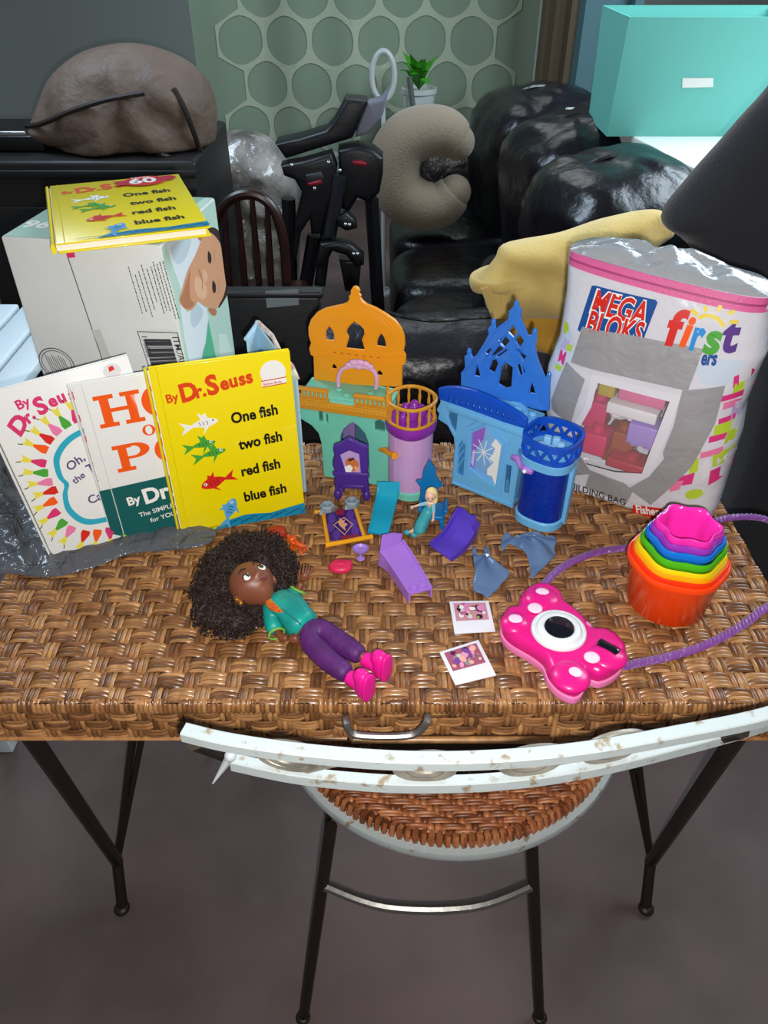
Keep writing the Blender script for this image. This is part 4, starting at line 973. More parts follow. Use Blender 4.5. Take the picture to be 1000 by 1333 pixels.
# ------------------------------------------------------------------ pink toy camera with a purple cord
c4 = lambda x, y: (640+x/5.263, 750+y/5.263)
def T4(x, y, z=.018): return tz(*c4(x, y), TOP+z)
tcam = thing('toy_camera', 'hot pink bow-shaped toy camera with white polka dots and a big white lens ring', 'toy camera', T4(460, 400, 0))
HOTP = plast('hot_pink_plastic', '#e01882', .3, coat=.2); PALEP = plast('light_pink_rim_plastic', '#ee7fb8', .35); DOTM = plast('pale_pink_dots', '#f3cfe2', .4); LENSW = plast('white_lens_plastic', '#dfe3e6', .3); LENSB = mt('black_glass', '#0b0d18', .08, coat=.5)
out = [(62, 350), (72, 290), (110, 245), (175, 236), (180, 190), (220, 125), (280, 88), (340, 78), (410, 95), (470, 140), (500, 205), (560, 250), (640, 325), (680, 385), (760, 392), (840, 425), (905, 490), (922, 550), (895, 630), (820, 690), (740, 715), (680, 700), (650, 745), (620, 800), (570, 822), (500, 800), (435, 755), (385, 690), (350, 605), (270, 540), (200, 500), (120, 450), (75, 400)]
ol = cr([T4(x, y, .014) for x, y in out], 3); o2 = [(p.x, p.y) for p in ol]
t = MB(); t.solid(o2, .010, .0015, tr(0, 0, TOP+.005)); t.build('camera_base', PALEP, tcam)
cx = sum(p[0] for p in o2)/len(o2); cy = sum(p[1] for p in o2)/len(o2)
t = MB(); t.solid([((p[0]-cx)*.985+cx, (p[1]-cy)*.985+cy) for p in o2], .024, .0095, tr(0, 0, TOP+.0165), res=5)
for x, y, rx, ry in ((160, 330, .017, .017), (345, 165, .022, .020), (540, 690, .021, .022), (790, 555, .022, .019)): p = T4(x, y, .024); t.ell((p.x, p.y, TOP+.0245), (rx, ry, .0085))
t.build('camera_body', HOTP, tcam, 60)
p = T4(465, 350, .034); ML = tr(V3((p.x, p.y, TOP)))
t = MB(); t.lathe([(.0305, .020), (.0305, .0285), (.0295, .031), (.0270, .0320), (.0258, .0308), (.0245, .0335), (.0220, .0352), (.0175, .0352), (.0165, .0340), (0, .0340)], 48, ML); lr_ = t.build('lens_ring', LENSW, tcam)
t = MB(); t.lathe([(.0165, .0335), (.0160, .0350), (.010, .0358), (0, .036)], 40, ML); t.build('lens', LENSB, lr_)
for x, y in ((350, 105), (300, 210), (165, 288), (690, 548), (568, 652)):
    c = T4(x, y, .033); zz = TOP+.031
    t = MB(); t.ell((c.x, c.y, zz), (.0085, .0080, .0025), nu=24); t.build('polka_dot', DOTM, tcam)
c = T4(800, 487, .032); t = MB(); t.solid(turn([(-.0115, -.005), (.0115, -.005), (.0125, 0), (.0115, .005), (-.0115, .005), (-.0125, 0)], -.75), .004, .0015, tr(V3((c.x, c.y, TOP+.0325)))); t.build('viewfinder', LENSB, tcam)
c = T4(655, 358, .02); t = MB(); t.ell((c.x, c.y, TOP+.02), (.006, .008, .008)); t.build('shutter_button', PALEP, tcam)
def braid(pts, r, turns, parent, nm):
    path = cr(pts, 8, False)
    t = MB(); L = [0]
    for a, b in zip(path, path[1:]): L.append(L[-1]+(b-a).length)
    n = int(L[-1]/.0016); dense = []
    for k in range(n+1):
        d = L[-1]*k/n; j = max(i for i in range(len(L)) if L[i] <= d+1e-9); j = min(j, len(path)-2)
        dense.append(path[j].lerp(path[j+1], (d-L[j])/(L[j+1]-L[j]+1e-9)))
    for s in range(3):
        q = []
        for k, p in enumerate(dense):
            tg = (dense[min(k+1, n)]-dense[max(k-1, 0)]).normalized(); sd = tg.cross(V3((0, 0, 1))).normalized(); up = sd.cross(tg); a = k*.55+s*2*PI/3
            q.append(p+sd*(r*math.cos(a))+up*(r*.6*math.sin(a)))
        t.tube(q, r*.85, 6)
    return t.build(nm, mt('purple_satin_cord', '#7c3f92', .4, sheen=.3), parent)
Z_ = TOP+.0045
P_ = lambda x, y, z=0: tz(x, y, Z_+z)
braid([P_(706, 764, .012), P_(722, 746, .004), P_(745, 731), P_(780, 718), P_(825, 711), P_(880, 694), P_(928, 679, .001), P_(960, 673, .002), P_(1000, 677, -.002), P_(1040, 706, -.03), P_(1056, 752, -.05), P_(1034, 784, -.025), P_(1000, 790), P_(965, 815), P_(920, 839), P_(870, 855), P_(840, 861, .004), P_(812, 867, .012)], 0.0030, 1, tcam, 'cord')

# ------------------------------------------------------------------ two instant-photo cards
CARD = mt('white_photo_card', '#e6e6ee', .35, coat=.2)
def card(label, TL, TR, BR, BLc, cols, seed):
    p = [tz(*q, TOP+.001) for q in (BLc, BR, TR, TL)]; c = sum(p, V3())/4
    r = thing('photo_card', label, 'photo card', V3((c.x, c.y, TOP)), 'toy photo cards')
    t = MB(); t.solid([(q.x, q.y) for q in p], .0012, .0002, tr(0, 0, TOP+.0008)); t.build('card', CARD, r)
    def F(x, y, l): q = p[0].lerp(p[1], x).lerp(p[3].lerp(p[2], x), y); return V3((q.x, q.y, TOP+.0014+l))
    A = Art(F, .0002, .00004); rn = random.Random(seed)
    A.poly([(.09, .37), (.91, .37), (.91, .93), (.09, .93)], mt('pic_'+cols[0][1:], cols[0], .3))
    for q in range(34):
        x, y = rn.uniform(.16, .84), rn.uniform(.43, .87); s = rn.uniform(.03, .10); pts = [(min(.91, max(.09, a)), min(.93, max(.37, b))) for a, b in turn(circ(x, y, s, s*rn.uniform(.5, 1), 12), rn.uniform(0, 3), (x, y))]
        cc = rn.choice(cols[1:]); A.poly(pts, mt('pic_'+cc[1:], cc, .3))
    A.build('picture', r)
card('white photo card with pink and green blurred flower picture, nearest the grey doll dress', (585, 783), (636, 782), (645, 822), (592, 825), ['#c98a9c', '#2a2024', '#e2cfd0', '#d886b4', '#8fae4a', '#efe6df', '#3a2c30', '#b85f8c', '#e6b7c6'], 5)
card('tilted white photo card with a pink and purple blurred picture, closest to the desk edge', (572, 849), (623, 833), (646, 879), (593, 892), ['#a85a72', '#b04a9a', '#e29ab6', '#cfd0bf', '#3a2a3c', '#7a4a9c', '#eeb0a0', '#d86ca8', '#8f8f88'], 8)

# ------------------------------------------------------------------ the big doll
J = lambda px, py, z: tz(px, py, TOP+z)
DSK = mt('doll_brown_skin', '#7a4630', .42, sss=.05); 
doll = thing('doll', 'brown-skinned toy doll with big curly hair, teal jacket and purple trousers, lying on the desk', 'doll', J(390, 810, 0))
head_c = J(329, 762, .040)
Uh = V3((-.70, .60, .22)).normalized(); Fh = V3((.42, -.26, .95)); Fh = (Fh-Uh*Fh.dot(Uh)).normalized(); Sh = Uh.cross(Fh)  # Sh: doll's left... across
HM = frame(head_c, Sh, Fh, Uh)
v_ = [J(404, 823, .017), J(391, 811, .018), J(373, 794, .022), J(359, 781, .024), J(350, 774, .030), J(338, 767, .036),
      J(356, 797, .021), J(359, 815, .013), J(364, 828, .012), J(375, 832, .014),
      J(374, 778, .022), J(385, 773, .022), J(390, 764, .030), J(394, 756, .036),
      J(398, 831, .016), J(430, 862, .016), J(459, 882, .015), J(413, 817, .016), J(447, 839, .016), J(477, 858, .016)]
e_ = [(0, 1), (1, 2), (2, 3), (3, 4), (4, 5), (2, 6), (6, 7), (7, 8), (8, 9), (2, 10), (10, 11), (11, 12), (12, 13), (0, 14), (14, 15), (15, 16), (0, 17), (17, 18), (18, 19)]
rs = [.015, .012, .015, .010, .0055, .006, .0065, .0055, .005, .0042, .0065, .0055, .005, .0042, .0095, .0075, .0055, .0095, .0075, .0055]
bd = MB(); bd.add(*skin_geo(v_, e_, rs))
def headshape(p):
    return 0
hm = MB()
# head: broad skull, narrower jaw, in head axes (x across, y face, z up)
def headpt(u_, v2):
    th = 2*PI*u_; ph = -PI/2+PI*v2; z = math.sin(ph); c = math.cos(ph)
    wx = .0265*(1 if z > -.1 else 1+(z+.1)*.42); wy = .0265*(1 if z > -.1 else 1+(z+.1)*.12)
    x, y, zz = wx*c*math.cos(th), wy*c*math.sin(th), .029*z
    f = max(0, math.sin(th))*c
    if f > .3:
        nx = math.exp(-((x/.0042)**2+((zz+.0055)/.0035)**2)); y += .0042*nx                      # nose
        y += .0016*math.exp(-((x/.006)**2+((zz+.0145)/.0026)**2))                                # lips
        y -= .0024*sum(math.exp(-(((x-s*.0105)/.006)**2+((zz-.0015)/.005)**2)) for s in (-1, 1))     # eye sockets
        y += .0015*math.exp(-((x/.008)**2+((zz+.024)/.004)**2))                                  # chin
    return HM @ V3((x, y, zz))
bd.grid(headpt, 72, 48, closed_u=True)
for s in (-1, 1): bd.ell((s*.026, -.003, -.005), (.0035, .006, .008), HM, nu=12, nv=8)
def hand(c, dirv, side, curl, thumb):
    dirv = dirv.normalized(); side = (side-dirv*side.dot(dirv)).normalized(); nn = dirv.cross(side)
    Mh = frame(c, side, nn, dirv); bd.ell((0, 0, .002), (.0055, .0034, .0065), Mh, nu=12, nv=8)
    for k, L in enumerate((.0085, .0100, .0095, .0075)):
        x = -.0042+.0028*k; p = [V3((x, 0, .006)), V3((x*1.15, curl*.0012, .006+L*.45)), V3((x*1.2, curl*.004, .006+L*.8)), V3((x*1.2, curl*.0075, .006+L*.85))]
        bd.tube(p, [.0014, .0013, .0012, .0009], 6, M=Mh)
    bd.tube([V3((thumb*.004, .001, 0)), V3((thumb*.0075, curl*.002, .004)), V3((thumb*.008, curl*.004, .008))], [.0018, .0015, .0010], 6, M=Mh)
hand(J(380, 832, .016), J(392, 832, .018)-J(372, 831, .014), V3((0, .3, 1)), 1, 1)
hand(J(396, 753, .040), J(398, 746, .048)-J(392, 760, .034), V3((1, .2, .2)), 1, -1)
bd.build('body', DSK, doll, 70)
CLO = mt('teal_satin_cloth', '#179a90', .38, 0, (130, .5, .002), (35, .25))
t = MB(); t.add(*skin_geo([v_[0].lerp(v_[1], .15), v_[1], v_[2], v_[3].lerp(v_[2], .25), J(352, 796, .022), J(355, 812, .015), J(360, 824, .013), J(376, 779, .022), J(384, 774, .022), J(388, 768, .026)],
    [(0, 1), (1, 2), (2, 3), (2, 4), (4, 5), (5, 6), (2, 7), (7, 8), (8, 9)], [.0225, .0205, .0235, .0165, .0130, .0115, .0105, .0130, .0115, .0105])); t.build('jacket', CLO, doll, 80)
for ca, cb_, rr_ in ((J(357, 818, .014), J(360, 825, .013), .0098), (J(385, 774, .022), J(388, 768, .026), .0098)):
    d_ = (cb_-ca).normalized(); s1 = d_.orthogonal().normalized(); s2 = d_.cross(s1)
    t = MB(); t.tube([cb_+(s1*math.cos(a)+s2*math.sin(a))*rr_*.92 for a in [2*PI*k/24 for k in range(24)]], .0013, 6, True); t.build('cuff', mt('lime_teal_trim', '#7fb84a', .5), doll)
t = MB(); t.tube(cr([J(367, 793, .046), J(380, 803, .042), J(392, 813, .039)], 5, False), .0008, 6); t.build('jacket_seam', mt('dark_teal_thread', '#0e6a66', .5), doll)
t = MB(); A3 = Art(lambda x, y, l: J(x, y, .0415+l), .0002)
sc = MB(); fp = [J(345, 783, .037), J(352, 779, .041), J(368, 795, .0475), J(360, 795, .0465), J(350, 791, .042)]
sc.add([p for p in fp]+[p-V3((0, 0, .003)) for p in fp], [(0, 1, 2, 3, 4), (9, 8, 7, 6, 5)]+[(i, (i+1) % 5, 5+(i+1) % 5, 5+i) for i in range(5)]); sc.build('shirt_collar', mt('orange_red_print_cloth', '#c83a1c', .6, 0, None, (260, .4, '#d88a22')), doll)
PAN = mt('purple_trouser_cloth', '#561f68', .55, 0, (150, .6, .002), (50, .25))
t = MB(); t.add(*skin_geo([v_[0], v_[0].lerp(v_[1], .7), v_[14], v_[15], J(456, 880, .015), v_[17], v_[18], J(473, 856, .016)], [(0, 1), (0, 2), (2, 3), (3, 4), (0, 5), (5, 6), (6, 7)], [.0205, .0200, .0150, .0130, .0115, .0150, .0130, .0115])); t.build('trousers', PAN, doll, 80)
BOOT = plast('hot_pink_rubber', '#e3178e', .4)
for (ax, ay, fx, fy) in ((459, 884, 474, 892), (479, 860, 497, 867)):
    a_, b_ = J(ax, ay, .015), J(fx, fy, .019); d_ = (b_-a_); d_.z = 0; d_.normalize(); sd = V3((-d_.y, d_.x, 0))
    Mb = frame(V3((b_.x, b_.y, TOP)), d_, sd, V3((0, 0, 1)))
    t = MB(); t.tube([a_-d_*.004, a_+d_*.008, V3((b_.x, b_.y, a_.z))], [.0085, .0082, .0095], 12)
    t.ell((-.001, 0, .0195), (.0085, .0095, .0195), Mb, nu=20, nv=14, e=.85); t.ell((-.004, 0, .029), (.009, .0088, .010), Mb)
    t.ell((.0065, 0, .0195), (.0030, .0100, .0195), Mb, nu=20, nv=14, e=.8)
    t.build('boot', BOOT, doll, 60)
for s in (-1, 1):
    e0 = V3((s*.0108, .0222, .0005)); t = MB(); t.ell(e0, (.0052, .0022, .0042), HM, m=0); t.ell(e0+V3((-s*.0004+.0006, .0013, .0006)), (.0027, .0014, .0030), HM, m=1); t.ell(e0+V3((.001, .0022, .0006)), (.0014, .0008, .0017), HM, m=2); t.ell(e0+V3((.002, .0028, .002)), (.0006, .0004, .0006), HM, m=0)
    t.tube([e0+V3((.0056*math.cos(a_), .0006, .0046*math.sin(a_))) for a_ in [PI*k/8 for k in range(9)]], .0007, 5, M=HM, m=2)
    t.build('eye', [mt('doll_eye_white', '#e8e4de', .2), mt('doll_iris', '#4a5a36', .2), mt('doll_pupil', '#0c0a0a', .2)], doll)
    t = MB(); t.tube([HM @ V3(p) for p in ((s*.005, .0248, .0095), (s*.010, .0242, .0115), (s*.016, .0212, .0105))], [.0006, .0011, .0005], 6); t.build('eyebrow', mt('doll_brow', '#1c0f0c', .6), doll)
t = MB(); t.ell((0, .0265, -.0140), (.0055, .0016, .0013), HM); t.ell((0, .0267, -.0163), (.0045, .0016, .0014), HM); t.build('lips', mt('doll_lips', '#6b3230', .35), doll)
hair = MB(); HB = [(292, 745, .020, .030), (318, 722, .022, .029), (344, 718, .020, .026), (362, 738, .018, .022), (366, 760, .015, .016), (280, 770, .020, .027), (284, 798, .020, .026), (306, 806, .020, .022), (328, 797, .016, .018), (304, 770, .012, .030), (300, 730, .018, .024), (336, 742, .014, .030), (340, 785, .012, .013)]
rn = random.Random(2)
balls = [(J(x, y, min(z, r)+.001), r) for x, y, z, r in HB]
for c, r in balls: hair.ell((c.x, c.y, max(c.z, TOP+r*.72)), (r*.86, r*.86, r*.64), nu=16, nv=10, disp=lambda p: .10*nz(p, 150))
for k in range(3200):
    c, r = rn.choice(balls); d = V3((rn.gauss(0, 1), rn.gauss(0, 1), rn.gauss(.35, 1))).normalized(); p = V3((c.x, c.y, max(c.z, TOP+r*.72)))+V3((d.x*r, d.y*r, d.z*r*.74))
    if p.z < TOP+.002: continue
    loc = HM.inverted() @ p
    if loc.y > -.002 and (loc.x/.030)**2+((loc.z+.004)/.030)**2 < 1 : continue
    if any(q is not c and (p-V3((q.x, q.y, max(q.z, TOP+s*.72)))).length < s*.74 for q, s in balls): continue
    ax = (d+V3((rn.gauss(0, .7), rn.gauss(0, .7), rn.gauss(0, .5)))).normalized(); s1 = ax.orthogonal().normalized(); s2 = ax.cross(s1); rr = rn.uniform(.0014, .0026); n = 14
    hair.tube([p+ax*(.010*(i/n-.4))+(s1*math.cos(i*.95)+s2*math.sin(i*.95))*rr for i in range(n+1)], .00062, 4, cap=False)
hair.build('hair', mt('doll_dark_curls', '#2a1c19', .5, 0, (500, .6, .002)), doll, 80, False)
p = HM @ V3((-.0275, -.001, -.011)); t = MB(); t.ell(p, (.0028, .0028, .0035)); t.ell(HM @ V3((-.0285, .001, -.005)), .0022); t.build('earring', mt('gold_earring', '#c98a1e', .3, .6), doll)

# ------------------------------------------------------------------ small pieces on the desk
bsP = lambda x, y: (510+x/4.348, 590+y/4.35)
# ice throne and the little doll sitting on it
THR = plast('ice_throne_blue', '#0f6fae', .35)
op = tz(563, 668, TOP); pl = Plane((op.x-.02, op.y), R_(-6), 0); th = thing('toy_throne', 'deep blue jagged toy throne standing behind the little doll', 'toy chair', op)
bk = [pl.uz(*bsP(x, y)) for x, y in ((160, 300), (165, 190), (138, 155), (172, 150), (180, 95), (196, 70), (212, 36), (232, 62), (246, 80), (252, 120), (262, 145), (290, 180), (262, 192), (248, 300))]
bk[0] = (bk[0][0], TOP+.004); bk[-1] = (bk[-1][0], TOP+.004)
t = MB(); t.solid(bk, .006, .001, pl.mat(-.0)); t.build('throne_back', THR, th)
st = tz(556, 678, TOP+.02)
t = MB(); M = frame(pl.at(0.021, -.018, TOP), pl.u, pl.n, V3((0, 0, 1))); t.rbox((0, .002, .018), (.030, .034, .007), .002, M); t.build('seat', THR, th)
for x in (-.013, .013):
    for y in (-.012, .015): t = MB(); t.rbox((x, y, .0078), (.006, .006, .0152), .001, M); t.build('leg', THR, th)
for x in (-.017, .017): t = MB(); t.rbox((x, .002, .027), (.005, .028, .006), .0015, M); t.build('arm_rest', THR, th)
PALE = mt('doll_pale_skin', '#e3b9a4', .4, sss=.1); ICE = plast('teal_moulded_dress', '#3ba0a8', .4); ICE2 = plast('pale_teal_moulded', '#8fc9d6', .4); BLO = plast('blonde_moulded_hair', '#e8d28c', .45)
sd_ = thing('mini_doll', 'little blonde toy doll in a teal dress leaning on the blue throne', 'doll', tz(545, 680, TOP))
zz = lambda x, y, z: tz(*bsP(x, y), TOP+z)
H_ = zz(222, 238, .066); Nk = zz(222, 262, .056); W_ = zz(212, 318, .040); Hp = zz(195, 350, .032); Kn = zz(155, 430, .014); Ft = zz(115, 455, .006)
lsh = zz(203, 282, .053); lel = zz(160, 292, .048); lha = zz(118, 304, .044); rsh = zz(236, 285, .053); rel_ = zz(238, 330, .042); rha = zz(234, 376, .030)
t = MB(); t.add(*skin_geo([Hp, W_, Nk.lerp(W_, .2), Nk, H_, lsh, lel, lha, rsh, rel_, rha, zz(160, 420, .014), zz(95, 450, .005), zz(185, 425, .014), zz(135, 462, .004)], [(0, 1), (1, 2), (2, 3), (3, 4), (2, 5), (5, 6), (6, 7), (2, 8), (8, 9), (9, 10), (0, 11), (11, 12), (0, 13), (13, 14)], [.006, .0045, .005, .0022, .0025, .0022, .0018, .0014, .0022, .0018, .0014, .004, .002, .004, .002])); t.ell(H_+V3((-.001, -.002, 0)), (.0068, .0065, .008)); t.ell(lha, (.0022, .0014, .002)); t.ell(rha, (.0022, .0014, .002))
for hc, dd in ((lha, (lha-lel).normalized()), (rha, (rha-rel_).normalized())):
    s = dd.orthogonal().normalized()
    for k in range(4): t.tube([hc+s*(.0009*(k-1.5)), hc+s*(.0011*(k-1.5))+dd*(.0032-.0004*abs(k-1.5))], .0005, 5)
    t.tube([hc+s*.0016, hc+s*.003+dd*.0016], .0005, 5)
t.build('body', PALE, sd_, 80)
t = MB(); t.add(*skin_geo([Hp, W_, Nk.lerp(W_, .35), Hp.lerp(Kn, .5), Kn, zz(165, 455, .008)], [(0, 1), (1, 2), (0, 3), (3, 4), (4, 5)], [.0085, .0062, .0068, .0088, .0092, .0098])); t.build('dress', ICE, sd_, 80)
for a_, b_ in ((lsh, lel), (rsh, rel_)): t = MB(); t.tube([a_, a_.lerp(b_, .5), b_], [.0030, .0026, .0022], 8); t.build('sleeve', ICE2, sd_)
t = MB(); t.ell(H_+V3((.001, .002, .002)), (.0078, .0072, .0085)); t.add(*skin_geo([H_+V3((.004, .001, .003)), zz(248, 250, .060), zz(246, 285, .052)], [(0, 1), (1, 2)], [.005, .004, .0025])); t.build('hair', BLO, sd_, 80)
for s in (-.0026, .0026): t = MB(); t.ell(H_+V3((s-.0012, -.0083, .001)), (.0010, .0006, .0010)); t.build('eye', mt('doll_pupil', '#0c0a0a', .2), sd_)
for x, y in ((88, 448), (128, 462)): c = zz(x, y, .004); t = MB(); t.ell(c, (.005, .004, .0038)); t.build('shoe', ICE, sd_)
# purple toy bed-end with a picture plaque
ob = tz(458, 650, TOP); pb_ = Plane((ob.x, ob.y), R_(-4), 0); cA = lambda x, y: (400+x/6.25, 560+y/6.25)
qa = lambda pts: [pb_.uz(*cA(*p)) for p in pts]
VIO = plast('violet_plastic', '#4a2c8c', .35)
tb = thing('toy_bed', 'violet toy bed with arched headboard and square picture plaque, standing before the castle door', 'toy bed', ob)
pan = qa([(222, 440), (228, 330), (210, 280), (212, 240), (225, 200), (215, 165), (218, 120), (245, 108), (275, 98), (310, 72), (345, 55), (380, 72), (420, 95), (470, 115), (497, 130), (500, 165), (492, 200), (505, 260), (496, 330), (500, 440)])
t = MB(); t.solid(pan, .008, .0025, pb_.mat()); t.rbox((0, 0, 0), (.05, .006, .004), .001, Matrix(pb_.mat()) @ tr(pb_.uz(*cA(360, 345))[0], pb_.uz(*cA(360, 345))[1], .004)); t.build('headboard', VIO, tb)
for x in (248, 482):
    b0_ = pb_.uz(*cA(x, 440)); t = MB(); t.tube([pb_.at(b0_[0], 0, b0_[1]+.002), pb_.at(b0_[0], 0, TOP+.012)], .004, 10); t.ell(pb_.at(b0_[0], -.001, TOP+.0085), (.0058, .0055, .0085)); t.build('leg', VIO, tb)
t = MB(); M = frame(pb_.at(.0, .012, TOP), pb_.u, pb_.n, V3((0, 0, 1))); t.rbox((0, 0, .018), (.038, .016, .006), .0015, M); t.rbox((-.014, .006, .0075), (.005, .004, .015), .001, M); t.rbox((.014, .006, .0075), (.005, .004, .015), .001, M); t.build('bed_base', VIO, tb)
A = Art(lambda x, y, l: pb_.at(x, -.0042-l, y), .0003)
A.poly(qa([(272, 185), (345, 150), (425, 180), (438, 330), (315, 325), (300, 270)]), mt('print_pale_violet2', '#b79ad0', .35)); A.poly(qa([(310, 240), (340, 205), (385, 215), (420, 245), (425, 300), (380, 322), (330, 300)]), mt('print_amber', '#c9703c', .35)); A.poly(qa([(308, 285), (350, 265), (375, 290), (360, 325), (318, 326)]), I_WHT); A.poly(qa([(385, 275), (425, 285), (420, 320), (392, 318)]), mt('print_peach', '#e3a47e', .35)); A.poly(qa([(330, 225), (380, 205), (390, 222), (345, 240)]), HR)
A.build('plaque_picture', tb)
# purple patterned toy rug on a stand with silver scrolls
def TA(x, y, z=.004): return tz(*cA(x, y), TOP+z)
rg = thing('toy_rug', 'purple toy rug with gold frame and two silver scroll ends, lying near the yellow book', 'toy rug', TA(290, 780, 0))
t = MB(); t.solid([(p.x, p.y) for p in (TA(150, 690), TA(395, 650), TA(450, 880), TA(190, 910))], .006, .001, tr(0, 0, TOP+.004)); t.build('rug_board', plast('deep_violet_plastic', '#3c1f74', .4), rg)
t = MB(); t.tube([TA(132, 690, .008), TA(170, 920, .006)], .0028, 8); t.tube([TA(395, 645, .008), TA(470, 885, .006)], .0028, 8); t.tube([TA(148, 935, .006), TA(320, 905, .007), TA(530, 865, .006)], [.0036, .0030, .0036], 8); t.build('gold_frame', plast('marigold_plastic', '#eda41c', .35), rg)
A = Art(lambda x, y, l: TA(x, y, .0074+l), .0003, .0001)
GP = mt('print_peach', '#e3a47e', .35); MAR = mt('print_maroon', '#8a1c3e', .35); DV = mt('print_violet_leaf', '#5a3598', .35)
for x, y in ((200, 720), (350, 690), (240, 850), (390, 820), (190, 790), (375, 760)): A.poly(circ(x, y, 32, 40, 14), DV)
A.poly([(230, 650), (310, 640), (300, 690), (240, 695)], MAR); A.poly([(270, 860), (420, 845), (425, 875), (280, 890)], MAR)
A.line([(300, 710), (215, 770), (305, 850), (370, 765), (300, 710)], 9, GP); A.poly([(265, 715), (290, 735), (310, 725), (300, 750), (330, 765), (305, 790), (315, 820), (290, 800), (268, 780), (250, 755)], GP)
A.build('rug_pattern', rg)
SIL = plast('silver_grey_plastic', '#8f9fa8', .35)
for x, y in ((165, 660), (365, 625)):
    c = TA(x, y, .0); t = MB()
    t.lathe([(.004, 0), (.009, .001), (.0098, .006), (.0098, .011), (.0075, .013), (.004, .012), (.003, .009), (.004, 0)], 20, tr(c), rf=lambda a, r, z: r*(1+.08*math.cos(6*a)), cap=False); t.tube([c+V3((-.006, -.004, .006)), c+V3((-.009, -.010, .001))], .003, 8); t.build('scroll_end', SIL, rg)
c = TA(75, 665, .004); t = MB(); t.ell(c, (.0032, .0028, .0032)); t.tube([c, TA(115, 655, .005)], .0016, 6); t.build('peg', plast('marigold_plastic', '#eda41c', .35), rg)
def ribbon(name, label, spine, width, col, wall, cat, th=.0022, extra=None):
    "a moulded chaise: floor strip following spine (world points), side walls along both edges"
    r = thing(name, label, cat, V3((spine[0].x, spine[0].y, TOP))); path = cr(spine, 8, False); n = len(path); mm = plast('toy_'+col[1:], col, .38)
    def cs_(i):
        tg = (path[min(i+1, n-1)]-path[max(i-1, 0)]).normalized(); sd = tg.cross(V3((0, 0, 1))).normalized(); return tg, sd, sd.cross(tg).normalized()
    wds = [width[0]+(width[1]-width[0])*i/(n-1) for i in range(n)]
    t = MB(); v = []
    for i, p in enumerate(path):
        tg, sd, up = cs_(i); w2 = wds[i]/2
        v += [p-sd*w2, p+sd*w2, p+sd*w2+up*th, p-sd*w2+up*th]
    t.add(v, [(i*4+k, i*4+(k+1) % 4, i*4+4+(k+1) % 4, i*4+4+k) for i in range(n-1) for k in range(4)]+[(3, 2, 1, 0), (n*4-4, n*4-3, n*4-2, n*4-1)]); t.build('chaise_bed', mm, r)
    for s in (-1, 1):
        t = MB(); v = []
        for i, p in enumerate(path):
            tg, sd, up = cs_(i); w2 = wds[i]/2; hh = wall[0]+(wall[1]-wall[0])*i/(n-1)
            lo = V3((p.x, p.y, TOP)) if wall[2] else p
            a = sd*s*w2; b_ = sd*s*(w2+.0022)
            v += [lo+a, lo+b_, p+b_+up*(th+hh), p+a+up*(th+hh)]
        t.add(v, [(i*4+k, i*4+(k+1) % 4, i*4+4+(k+1) % 4, i*4+4+k) for i in range(n-1) for k in range(4)]+[(3, 2, 1, 0), (n*4-4, n*4-3, n*4-2, n*4-1)]); t.build('side_wall', mm, r)
    if extra: extra(r, mm, path)
    return r
def cy_legs(r, mm, path):
    t = MB(); c = path[-1]; t.rbox((c.x, c.y+.004, (c.z+TOP)/2-.001), (.024, .004, c.z-TOP-.002), .001); t.build('leg', mm, r)
ribbon('toy_lounger', 'turquoise toy lounger with a raised headrest, below the castle turret', [TA(578, 850, .002), TA(605, 750, .006), TA(625, 660, .008), TA(645, 575, .012), TA(660, 500, .020), TA(663, 425, .028)], (.023, .027), '#14a3c4', (.002, .0015, 0), 'toy lounger', .003, cy_legs)
def vio_end(r, mm, path):
    c = path[-1]; t = MB(); t.rbox((c.x+.002, c.y+.001, (c.z+TOP)/2), (.008, .006, c.z-TOP-.002), .001); t.build('leg', mm, r)
ribbon('toy_chaise', 'blue violet toy chaise with curved high sides, in front of the blue castle', [zz(278, 570, .002), zz(340, 525, .004), zz(385, 470, .009), zz(420, 410, .018), zz(455, 355, .030)], (.036, .034), '#5a3fc0', (.006, .010, 0), 'toy lounger', .0025, vio_end)
def lav_end(r, mm, path):
    M = frame(path[0], (path[1]-path[0]).normalized().cross(V3((0, 0, 1))).normalized(), (path[1]-path[0]).normalized(), V3((0, 0, 1)))
    for x in (-.006, .006): t = MB(); t.lathe([(.0045, .002), (.0045, .0055), (.0038, .006), (0, .006)], 16, M @ tr(x, .008, 0)); t.build('stud', mm, r)
    t = MB(); c = path[-1]; d_ = (path[-1]-path[-2]).normalized(); sd = d_.cross(V3((0, 0, 1))).normalized()
    v = [c-sd*.017, c+sd*.017, c+sd*.019+V3((0, .004, .007)), c+sd*.004+V3((0, .008, .013)), c-sd*.014+V3((0, .006, .020))]; k = V3((0, .003, 0)); t.add(v+[q+k for q in v], [(0, 1, 2, 3, 4), (9, 8, 7, 6, 5)]+[(i, (i+1) % 5, 5+(i+1) % 5, 5+i) for i in range(5)]); t.build('headboard', mm, r)
lv = lambda x, y, z: tz(330+x/2.381, 580+y/2.381, TOP+z)
ribbon('toy_slide', 'lavender toy slide with a pointed end, behind the photo cards', [lv(518, 455, .013), lv(490, 410, .012), lv(455, 355, .013), lv(425, 315, .020)], (.026, .034), '#ab78dc', (.001, .003, 1), 'toy slide', .0025, lav_end)
